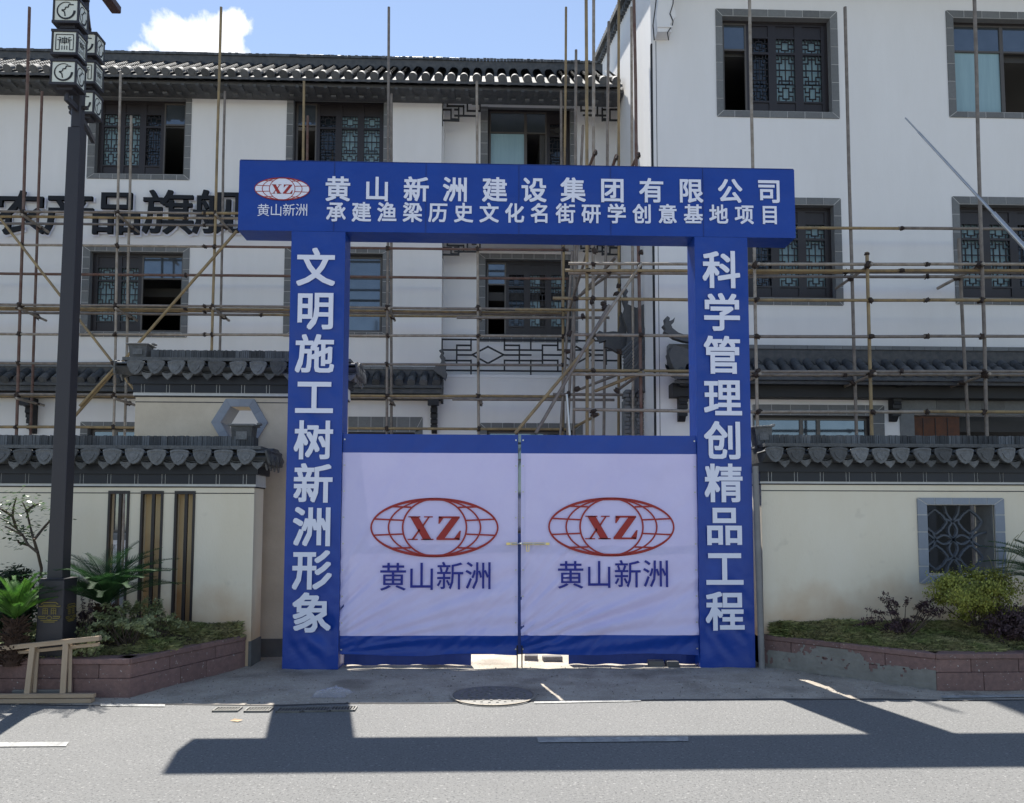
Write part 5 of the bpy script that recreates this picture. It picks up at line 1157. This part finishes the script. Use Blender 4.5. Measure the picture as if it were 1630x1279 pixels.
def lantern(parent, cx, cy, cz, w, d, h, sym):
    g = MB(); e = .016
    for sx in (-1, 1):
        for sy in (-1, 1): g.box(cx + sx * (w / 2 - e / 2) - e / 2, cx + sx * (w / 2 - e / 2) + e / 2, cy + sy * (d / 2 - e / 2) - e / 2, cy + sy * (d / 2 - e / 2) + e / 2, cz - h / 2, cz + h / 2)
    for sz in (-1, 1): g.box(cx - w / 2 - .004, cx + w / 2 + .004, cy - d / 2 - .004, cy + d / 2 + .004, cz + sz * (h / 2) - .012, cz + sz * (h / 2) + .012)
    g.box(cx - w * .3, cx + w * .3, cy - d * .3, cy + d * .3, cz - h / 2 - .04, cz - h / 2 - .012)
    L = part('lantern', g, m_lamp, parent)
    g = MB(); g.box(cx - w / 2 + e + .002, cx + w / 2 - e - .002, cy - d / 2 + .006, cy + d / 2 - .006, cz - h / 2 + .014, cz + h / 2 - .014); g2 = g
    g.box(cx - w / 2 + .006, cx - w / 2 + .008, cy - d / 2 + e, cy + d / 2 - e, cz - h / 2 + .014, cz + h / 2 - .014); g.box(cx + w / 2 - .008, cx + w / 2 - .006, cy - d / 2 + e, cy + d / 2 - e, cz - h / 2 + .014, cz + h / 2 - .014)
    part('light_panel', g, m_lampglass, L)
    def symbol(fx, wd):
        g = MB(); g.loose = True; q = min(w, h) * .5
        if sym == 0:                                  # open ring like a brush stroke round a mountain line
            n = 28
            for i in range(n):
                t0, t1 = math.radians(60 + 300 * i / n), math.radians(60 + 300 * (i + 1) / n); f0, f1 = .06 + .16 * (i / n), .06 + .16 * ((i + 1) / n)
                P = [(r * q * math.cos(t), r * q * math.sin(t)) for t, r in ((t0, .72 - f0 * .5), (t0, .72 + f0 * .4), (t1, .72 + f1 * .4), (t1, .72 - f1 * .5))]
                g.poly([fx(a * wd, b) for a, b in P])
            Z_ = [(-.05, -.5), (-.12, -.12), (-.36, .02), (-.1, .06), (-.02, .3), (.16, .26), (.22, .52), (.62, .50)]
            for a, b in zip(Z_, Z_[1:]):
                d_ = Vector((b[0] - a[0], b[1] - a[1])).normalized() * .05; nx_, nz_ = -d_.y, d_.x
                g.poly([fx((a[0] + nx_) * q * wd, (a[1] + nz_) * q), fx((b[0] + nx_) * q * wd, (b[1] + nz_) * q), fx((b[0] - nx_) * q * wd, (b[1] - nz_) * q), fx((a[0] - nx_) * q * wd, (a[1] - nz_) * q)])
        else:                                         # seal-script character in a bracket frame
            for a, b, c, e_ in ((-.72, -.66, -.72, .66), (-.72, .66, .72, .66), (.72, .66, .72, -.66), (-.72, -.66, -.42, -.66), (.72, -.66, .42, -.66), (-.42, -.66, -.42, .2), (.42, -.66, .42, .2), (-.6, .2, -.25, .2), (.25, .2, .6, .2), (-.5, .42, -.28, .36), (.5, .42, .28, .36),
                                (-.16, -.1, -.16, .4), (.16, -.1, .16, .4), (0, -.2, 0, .48), (-.16, .1, .16, .1), (-.16, -.05, .16, -.05), (-.24, .28, .24, .28), (-.2, -.66, -.2, -.3), (0, -.66, 0, -.3), (.2, -.66, .2, -.3), (-.28, -.1, -.34, .3), (.28, -.1, .34, .3)):
                d_ = Vector((c - a, e_ - b)).normalized() * .035; nx_, nz_ = -d_.y, d_.x
                g.poly([fx((a + nx_) * q * wd, (b + nz_) * q), fx((c + nx_) * q * wd, (e_ + nz_) * q), fx((c - nx_) * q * wd, (e_ - nz_) * q), fx((a - nx_) * q * wd, (b - nz_) * q)])
        return g
    part('symbol', symbol(lambda a, b: (cx + a, cy - d / 2 + .003, cz + b), 1.0), m_black, L)
    part('symbol', symbol(lambda a, b: (cx + w / 2 - .004, cy + a, cz + b), d / w), m_black, L)
    part('symbol', symbol(lambda a, b: (cx - w / 2 + .004, cy - a, cz + b), d / w), m_black, L)
YA, YB = 6.92, 7.55
A = [(80, 120, 97, 133, 0), (80, 123.5, 50.5, 85, 1), (82.5, 127, -2, 36, 0)]
w_, h_, d_ = .238, .232, .17
cxA = (at(79, 115, YA).x + at(121, 115, YA).x) / 2; cxB = None
zA = at(100, 115, YA).z
wA = at(121, 115, YA).x - at(79, 115, YA).x
pts = [(100, 115, 0), (102, 67.5, 1), (105, 17, 0), (107, -36, 1)]
for px, py, sy in pts: p = at(px, py, YA); lantern(lamp, cxA + .005, YA + .08, p.z, wA, .17, wA * .93, sy)
zB_ = [(160, 0), (112, 1), (67, 0), (18, 1)]
xB0 = at(118, 115, YB).x; xB1 = at(152, 115, YB).x
cxB = xB1 - wA / 2
for py, sy in zB_[:3]: p = at(140, py + 3, YB); lantern(lamp, cxB, YB + .08, p.z, wA, .17, wA * .93, sy)
g = MB(); zb_ = at(100, 148, YA).z - .02; xm = lx
g.bar((cxA + .01, YA + .05, zb_), (lx + .01, YLp, zb_ - .0), .035, .05); g.bar((lx + .005, YLp, zb_ - .02), (cxB + .02, YB + .2, zb_ - .02), .035, .05)
part('arm', g, m_lamp, lamp); g = MB(); za_ = at(120, 172, YLp).z
g.tube((lx - .09, YLp, za_), (lx + .09, YLp, za_), .02, 8)
part('cross_bolt', g, m_lamp, lamp); g = MB(); zt2 = at(150, 45, YB).z; g.bar((lx, YLp, zt2 + .25), (cxB, YB + .08, zt2 + .04), .03, .035); g.bar((cxB, YB + .08, zt2 + .06), (cxB, YB + .08, at(140, 66, YB).z + .1), .025, .025)
part('arm', g, m_lamp, lamp)
g = MB(); g.tube((cxA + .005, YA + .08, zb_), (cxA + .005, YA + .08, at(107, -36, YA).z), .02, 8); g.tube((cxB, YB + .08, zb_), (cxB, YB + .08, zt2 + .05), .02, 8); part('rod', g, m_lamp, lamp)
g = MB(); p = at(170, 2, 7.4); g.box(p.x - .05, p.x + .05, 7.3, 7.6, p.z, p.z + .08, .01); g.bar((lx, 7.3, p.z + .3), (p.x, 7.4, p.z + .06), .03, .04); part('bracket_end', g, mat('bracket_brown', (.07, .035, .03), .5), lamp)
# ------------------------------------------------------------ planters
def planter(name, label, gp_, h, soil_pts, courses=2):
    """gp_: front edge points on the ground, in order"""
    r = root('planter', label, 'planter', (sum(p[0] for p in gp_) / len(gp_), gp_[0][1], 0)); th = .15
    for a, b in zip(gp_, gp_[1:]):
        a = Vector((a[0], a[1], 0)); b = Vector((b[0], b[1], 0)); d = b - a; L = d.length; an = math.atan2(d.y, d.x)
        hs = [(0, .5 * h), (.5 * h, h - .05)]
        for ci, (z0, z1) in enumerate(hs):
            s = 0
            while s < L - .02:
                wd = rnd.choice((.34, .46, .6)) ; wd = min(wd, L - s)
                if L - s - wd < .15: wd = L - s
                g = MB(); g.box(.0025, wd - .0025, 0, th, z0 + .002, z1 - .002, .004); p = a + d.normalized() * s
                part('stone_block', g, m_stone, r, loc=(p.x, p.y, 0), rot=(0, 0, an)); s += wd
        s = 0
        while s < L - .02:
            wd = min(.85, L - s)
            if L - s - wd < .3: wd = L - s
            g = MB(); g.box(.001, wd - .001, -.012, th + .02, h - .05, h, .006); p = a + d.normalized() * s
            part('coping_stone', g, m_stone, r, loc=(p.x, p.y, 0), rot=(0, 0, an)); s += wd
    g = MB(); g.add([(x, y, z) for x, y, z in soil_pts[0]], soil_pts[1], True); g.loose = True; so_ = part('soil', g, m_soil, r)
    return r
KH = .35
La = gnd(396, 1060); Lb = gnd(205, 1112); Lc = gnd(0, 1107)
Lf = [(-12, Lc.y + .02), (Lb.x, Lb.y), (La.x, YW - .02)]
Ra = gnd(1221, 1067); Rb = gnd(1491, 1101)
Rf = [(Ra.x, YG - .02), (Rb.x, Rb.y), (12, gnd(1630, 1100).y)]
def front_y(poly, x):
    for a, b in zip(poly, poly[1:]):
        if a[0] <= x <= b[0]: return a[1] + (b[1] - a[1]) * (x - a[0]) / (b[0] - a[0])
    return poly[0][1] if x < poly[0][0] else poly[-1][1]
def soil(poly, x0, x1, yb, zback):
    nx, ny = 90, 16; vs = []
    for j in range(ny + 1):
        for i in range(nx + 1):
            x = x0 + (x1 - x0) * i / nx; yf = front_y(poly, x) + .13; v = j / ny; y = yf + (yb - yf) * v
            vs.append((x, y, KH - .03 + (zback - KH) * (v ** .8) + .03 * noise.noise(Vector((x * 2, y * 2, 0)))))
    return vs, [(j * (nx + 1) + i, j * (nx + 1) + i + 1, (j + 1) * (nx + 1) + i + 1, (j + 1) * (nx + 1) + i) for j in range(ny) for i in range(nx)]
def soilz(poly, x, y, yb, zback):
    yf = front_y(poly, x) + .13; v = min(1, max(0, (y - yf) / max(.01, yb - yf))); return KH - .03 + (zback - KH) * (v ** .8)
planter('planter', 'red granite planter bed with a slanting edge left of the gate below the lamp', Lf, KH, soil(Lf, -12, La.x - .02, YW, .50))
pr_ = planter('planter', 'red granite planter bed with smeared mortar on its slanting edge right of the gate', Rf, KH, soil(Rf, Ra.x + .02, 12, YG, .50))
# mortar smeared over the slanting face of the right planter
g = MB(); g.loose = True
A3, B3 = Vector((Ra.x, YG - .02, 0)), Vector((Rb.x, Rb.y, 0)); dd = (B3 - A3); nrm = Vector((-dd.y, dd.x, 0)).normalized() * -1
nu, nv = 150, 26
def mort(u, z):
    v = z / KH
    m = 1.35 - abs(u - .45) * 5.0 if v > .55 else 1.2 - v * 1.1 - max(0, (.1 - u)) * 6
    m += noise.noise(Vector((u * 14, v * 3.0, 1))) * .55 + noise.noise(Vector((u * 46, v * 8, 5))) * .45 - .32
    return m
for i in range(nu):
    for j in range(nv):
        u0, u1 = i / nu, (i + 1) / nu; z0, z1 = .005 + (KH - .06) * j / nv, .005 + (KH - .06) * (j + 1) / nv
        if mort((u0 + u1) / 2, (z0 + z1) / 2) > .22:
            q = [(u0, z0), (u1, z0), (u1, z1), (u0, z1)]
            g.poly([tuple(A3 + dd * u + nrm * (.004 + .003 * noise.noise(Vector((u * 30, z * 30, 0)))) + Vector((0, 0, z))) for u, z in q])
part('mortar_smear', g, mat('mortar_smear', (.25, .245, .22), .95, (9, .6), (40, .6), col2=(.17, .16, .14)), pr_)
# ------------------------------------------------------------ plants
def leafquad(g, c, n, L, w, tone, up=None):
    """one small folded leaf"""
    t = n.orthogonal().normalized() if up is None else up; t = (t + Vector((rnd.uniform(-.6, .6), rnd.uniform(-.6, .6), rnd.uniform(-.6, .6)))).normalized(); s = n.cross(t).normalized()
    g.tone = tone; a = c; b = c + t * L * .45 + s * w / 2; d = c + t * L; e = c + t * L * .45 - s * w / 2
    k = len(g.v); g.v += [tuple(a), tuple(b), tuple(d), tuple(e)]; g.f.append((k, k + 1, k + 2, k + 3)); g.t.append(tone); g.sm.append(False)
def shrub(name, label, cat, c, rx, ry, rz, n, L, w, m, stems=10, dense=.5, lump=.35, m_st=None, spiky=0, group=None, seed=1):
    R_ = random.Random(seed); r = root(name, label, cat, (c[0], c[1], c[2]), group)
    g = MB(); base = Vector(c)
    clumps = []
    for _ in range(34 if spiky else 90):
        while True:
            v = Vector((R_.uniform(-1, 1), R_.uniform(-1, 1), R_.uniform(-.95 if not spiky else -.75, 1)))
            if .25 < v.length < 1: break
        v = v * (1 - lump * R_.random()); clumps.append((v, R_.uniform(.16, .38) * (1 - .4 * spiky)))
    g.loose = True
    for _ in range(n):
        v, rr = R_.choice(clumps); q = Vector((R_.gauss(0, 1), R_.gauss(0, 1), R_.gauss(0, 1)))
        q = q.normalized() * rr * (R_.random() ** .5); pt = v + q
        if spiky: pt = v * (1 + R_.uniform(-.3, .35)) + q * .5
        P = Vector((c[0] + pt.x * rx, c[1] + pt.y * ry, max(c[2] + .02, c[2] + rz + pt.z * rz)))
        nn = (pt.normalized() + Vector((R_.uniform(-1, 1), R_.uniform(-1, 1), R_.uniform(-.2, 1.2))) * .8).normalized()
        leafquad(g, P, nn, L * R_.uniform(.7, 1.3), w * R_.uniform(.7, 1.2), R_.uniform(.55, 1.5))
    part('foliage', g, m, r, kind='stuff')
    g = MB()
    for i in range(stems):
        v, rr = clumps[i % len(clumps)]; a = base + Vector((R_.uniform(-.15, .15) * rx, R_.uniform(-.15, .15) * ry, -.04)); e = Vector((c[0] + v.x * rx, c[1] + v.y * ry, c[2] + rz + v.z * rz)); mid = (a + e) / 2 + Vector((0, 0, -.05 * rz))
        g.tube(a, mid, .009, 5, .006, caps=False); g.tube(mid, e, .006, 5, .002, caps=False)
    part('stems', g, m_st or m_bark, r); return r
def cycad(label, c, R, nf, m, trunk_h, seed, up=.5, Lf=.1, tr=.1, bend=1.0, spread=(0, 2 * math.pi)):
    R_ = random.Random(seed); r = root('sago_palm', label, 'sago palm', c); g = MB(); c = Vector(c); tp = c + Vector((0, 0, trunk_h))
    for i in range(14):
        z0 = trunk_h * i / 14; q = tr * .75 * (1 + .12 * math.sin(i * 2.4)) * (1 - .25 * (i / 14)); g.tube(c + Vector((0, 0, z0 - .03)), c + Vector((0, 0, z0 + trunk_h / 14)), q * 1.08, 11, q * .86)
    for i in range(260):
        a = R_.uniform(0, 6.28); z = R_.uniform(-.02, trunk_h); d = Vector((math.cos(a), math.sin(a), 0)); s = c + d * tr * .55 + Vector((0, 0, z)); g.tube(s, s + d * R_.uniform(.03, .085) + Vector((R_.uniform(-.02, .02), 0, R_.uniform(.0, .07))), .014, 4, .003)
    part('trunk', g, m_cyctrunk, r)
    for f in range(nf):
        a = spread[0] + (spread[1] - spread[0]) * (f + R_.uniform(-.4, .4)) / nf; e0 = R_.uniform(.45, 1.5); L = R * R_.uniform(.8, 1.1)
        g = MB(); g.loose = True; P = tp.copy(); az = Vector((math.cos(a), math.sin(a), 0)); el = e0; n = 26; pts = [P.copy()]
        for i in range(n):
            el -= bend * (1.35 - .5 * up) / n * (1 + i / n * .7) * (1.0 if e0 > .6 else .6); P = P + (az * math.cos(el) + Vector((0, 0, math.sin(el)))) * (L / n); pts.append(P.copy())
        side = az.cross(Vector((0, 0, 1))).normalized(); tn = R_.uniform(.65, 1.4)
        for i in range(n): 
            if i % 2 == 0: g.tone = tn; g.tube(pts[i], pts[min(n, i + 2)], .006 * (1 - i / n * .7), 4, caps=False)
        for i in range(3, n + 1):
            for h2 in (0, .5):
                k = min(n - 1, i - 1); Pp = pts[k] + (pts[k + 1] - pts[k]) * h2; t = (pts[k + 1] - pts[k]).normalized(); v = (i + h2) / n
                ln = Lf * (math.sin(min(1, v * 1.15) * math.pi * .86 + .25)) ** .7 * R_.uniform(.9, 1.1) if v < 1.03 else Lf * .4
                upv = side.cross(t).normalized()
                for s in (-1, 1):
                    d = (side * s * .8 + t * .55 + upv * .35).normalized(); wv = t * .0042
                    tip = Pp + d * ln; g.tone = tn * R_.uniform(.8, 1.2); mid = Pp + d * ln * .5 + Vector((0, 0, -.004))
                    k2 = len(g.v); g.v += [tuple(Pp - wv * .6), tuple(mid - wv), tuple(tip), tuple(mid + wv), tuple(Pp + wv * .6)]; g.f.append((k2, k2 + 1, k2 + 2, k2 + 3, k2 + 4)); g.t.append(g.tone); g.sm.append(False)
        part('frond', g, m, r)
    return r
def onsoil(px, y, poly, yb): 
    x = at(px, 950, y).x; return (x, y, soilz(poly, x, y, yb, .50))
cycad('large dark green sago palm spreading behind the lamp post', onsoil(168, 7.62, Lf, YW), .80, 44, m_cyc, .36, 3, up=.95, Lf=.13, tr=.1)
cycad('small bright green sago palm with a shaggy brown trunk at the left edge', onsoil(26, 7.0, Lf, YW), .46, 26, m_cycy, .38, 9, up=1.0, Lf=.085, tr=.10, bend=.6)
cycad('dark green sago palm entering at the right edge beside the round golden shrub', onsoil(1690, 7.5, Rf, YG), .85, 44, m_cyc, .5, 17, up=.95, Lf=.14, tr=.11)
P_ = onsoil(1549, 7.75, Rf, YG); P_ = (P_[0], P_[1], .56); shrub('round_shrub', 'round golden green clipped shrub under the pierced window', 'shrub', P_, .47, .32, .29, 12000, .03, .017, m_bushy, 14, lump=.15, seed=4)
P_ = onsoil(1435, 7.8, Rf, YG); shrub('purple_shrub', 'straggly purple leaved shrub left of the golden shrub by the right wall', 'shrub', P_, .42, .2, .21, 2200, .03, .016, m_purple, 30, lump=.1, spiky=1, seed=5)
P_ = onsoil(1610, 7.55, Rf, YG); shrub('dark_shrub', 'low dark bluish shrub between the golden shrub and the right sago palm', 'shrub', P_, .34, .22, .2, 3600, .035, .016, m_purple, 14, seed=6)
P_ = onsoil(205, 7.5, Lf, YW); shrub('variegated_shrub', 'loose pale green variegated shrub right of the lamp plinth', 'shrub', P_, .42, .26, .22, 4200, .034, .019, m_bushv, 24, lump=.2, spiky=1, seed=7)
P_ = onsoil(142, 7.1, Lf, YW); shrub('variegated_shrub', 'small pale green shrub touching the right side of the lamp plinth', 'shrub', P_, .17, .15, .14, 1200, .03, .019, m_bushv, 14, lump=.2, spiky=1, seed=17)
P_ = onsoil(58, 7.2, Lf, YW); shrub('variegated_shrub', 'low pale green shrub between the small sago palm and the lamp plinth', 'shrub', P_, .18, .15, .17, 1300, .03, .019, m_bushv, 14, lump=.2, spiky=1, seed=27)
P_ = onsoil(-2, 7.1, Lf, YW); shrub('variegated_shrub', 'low pale green shrub at the foot of the small sago palm at the left edge', 'shrub', P_, .25, .15, .1, 900, .03, .019, m_bushv, 14, lump=.2, spiky=1, seed=37)
P_ = onsoil(250, 7.7, Lf, YW); shrub('variegated_shrub', 'dull green shrub in front of the two right wall slots', 'shrub', P_, .25, .18, .17, 1400, .034, .018, m_bushv, 14, lump=.2, spiky=1, seed=47)
P_ = onsoil(138, 7.45, Lf, YW); shrub('purple_shrub', 'brownish purple shrub between the lamp plinth and the large sago palm', 'shrub', P_, .22, .16, .25, 1700, .028, .014, m_purple, 20, spiky=1, seed=8)
P_ = onsoil(14, 7.8, Lf, YW); shrub('dark_bush', 'rounded dark green bush against the left wall behind the small sago palm', 'bush', P_, .3, .24, .36, 5200, .05, .026, m_bushg, 14, lump=.15, seed=9)
# slender tree with pale leaves at the left edge
tb = Vector(onsoil(64, 7.75, Lf, YW)); tree = root('young_tree', 'slender young tree with glossy pale leaves in front of the left wall', 'tree', tb)
def tp_(x, y, Y=7.7): return at(x, y, Y)
br = [[(66, 905), (60, 880), (45, 868), (36, 852), (26, 842), (10, 830), (-6, 822)], [(36, 852), (22, 845), (8, 838)], [(60, 880), (54, 860), (48, 838), (42, 812), (36, 800)], [(45, 868), (30, 864), (28, 860)], [(26, 842), (20, 822), (22, 806), (26, 792)], [(42, 815), (52, 806), (62, 802)], [(20, 822), (4, 812), (-8, 806)], [(54, 860), (70, 840), (88, 820), (90, 814)]]
g = MB(); g.tube(tb - Vector((0, 0, .05)), tp_(66, 905), .017, 7, .014)
tips = []
for b_ in br:
    P = [tp_(x, y, 7.7 + .12 * math.sin(i * 1.7 + x)) for i, (x, y) in enumerate(b_)]
    for i in range(len(P) - 1): g.tube(P[i], P[i + 1], .012 * (1 - i / len(P)) + .003, 6, .012 * (1 - (i + 1) / len(P)) + .003, caps=False); 
    tips += P[max(2, len(P) - 4):] if len(P) > 4 else P[-2:]
part('trunk', g, m_bark, tree)
g = MB(); g.loose = True
for p in tips * 1:
    for _ in range(26):
        q = p + Vector((rnd.gauss(0, .055), rnd.gauss(0, .08), rnd.gauss(0, .05))); leafquad(g, q, Vector((rnd.uniform(-.5, .5), rnd.uniform(-.6, .2), 1)).normalized(), rnd.uniform(.04, .065), rnd.uniform(.022, .034), rnd.uniform(.6, 1.6))
part('crown', g, m_ashleaf, tree, kind='stuff')
# grass on the beds
def grass(poly, x0, x1, yb, n, label, seed, dens):
    R_ = random.Random(seed); g = MB(); g.loose = True
    for _ in range(n):
        x = R_.uniform(x0, x1); yf = front_y(poly, x) + .1; y = yf + (yb - yf) * R_.random() ** 1.1
        k = noise.noise(Vector((x * 2.2, y * 3, seed)))
        if k < -.25 and R_.random() < .7: continue
        z = soilz(poly, x, y, yb, .50) - .01; h = R_.uniform(.02, .06) * (1 + k * .9); a = R_.uniform(0, 6.28); ln = R_.uniform(.3, 2.0) * h; w = R_.uniform(.0022, .0042)
        dx, dy = math.cos(a), math.sin(a); t = R_.uniform(.5, 1.5) * (1 + .5 * k)
        p0 = (x - dy * w, y + dx * w, z); p1 = (x + dy * w, y - dx * w, z); m0 = (x + dx * ln * .4 - dy * w * .8, y + dy * ln * .4 + dx * w * .8, z + h * .7); m1 = (x + dx * ln * .4 + dy * w * .8, y + dy * ln * .4 - dx * w * .8, z + h * .7); e = (x + dx * ln, y + dy * ln, z + h * (1.0 if ln < h * .7 else .72))
        k2 = len(g.v); g.v += [p0, p1, m1, e, m0]; g.f.append((k2, k2 + 1, k2 + 2, k2 + 3, k2 + 4)); g.t.append(t); g.sm.append(False)
    o = part('grass', g, m_grass, None); tag(o, label, 'grass', kind='stuff')
grass(Lf, -6.5, La.x - .05, YW - .02, 42000, 'rough dry grass sloping down to the edge of the left planter', 3, 1)
grass(Rf, Ra.x + .08, 8.5, YG - .02, 60000, 'thick matted green grass covering the right planter bed', 4, 1)
# wispy stalks by the pierced window
st = root('wispy_stalks', 'thin arching grass stalks rising before the right edge of the pierced window', 'grass stalks', onsoil(1588, 7.7, Rf, YG))
g = MB()
for k in range(9):
    b0 = Vector(onsoil(1585 + k, 7.7, Rf, YG)); pr = b0
    for i in range(1, 9):
        f = i / 8; cur = b0 + Vector(((k - 4) * .05 * f * f + .06 * f, -.1 * f * f, (.95 + .04 * k) * math.sin(f * 1.45) * (.75 if k % 2 else .9))); g.tube(pr, cur, .0028, 4, caps=False); pr = cur
part('stalk', g, m_grass, st)
# ------------------------------------------------------------ raw timber frame leaning by the kerb
tf = root('timber_frame', 'raw timber ladder-like frame lying on its side on the road edge at the left', 'timber frame', (gnd(60, 1118).x, gnd(60, 1118).y, 0))
yt_ = gnd(100, 1119).y + .02; yk = yt_ + .1
def P2(x, y, yy): return at(x, y, yy)
def batten(a, b, w, d, nm='batten', dy=0):
    g = MB(); a = Vector(a); b = Vector(b); t = (b - a).normalized(); mid = (a + b) / 2; L = (b - a).length
    g.box(-L / 2, L / 2, -d / 2, d / 2, -w / 2, w / 2, .003)
    part(nm, g, m_timber, tf, loc=mid, rot=(0, -math.asin(t.z), math.atan2(t.y, t.x)))
zb0 = .035
a = P2(-150, 1110, yt_); b = P2(151, 1108, yt_); batten((a.x, yt_, zb0 + .022), (b.x, yt_, zb0 + .022), .035, .045, 'bottom_rail')
batten((a.x, yt_ - .01, .018), (b.x - .01, yt_ - .01, .018), .034, .07, 'bottom_rail')
batten(P2(-150, 1048, yk), P2(160, 1016, yk), .042, .05, 'top_rail'); batten(P2(-150, 1057, yk + .035), P2(158, 1026, yk + .035), .03, .03, 'top_rail')
for (xt, yt0, xb) in ((-6, 1038, -8), (53, 1030, 43), (105, 1024, 99), (-70, 1045, -78)):
    batten(P2(xt, yt0, yk + .0), Vector((P2(xb, 1103, yt_ + .02).x, yt_ + .03, zb0 + .03)), .05, .045, 'crosspiece')
    if xt > 0: batten(P2(xt + 7, yt0 + 1, yk + .045), Vector((P2(xb + 6, 1103, yt_ + .02).x, yt_ + .075, zb0 + .03)), .03, .03, 'crosspiece')
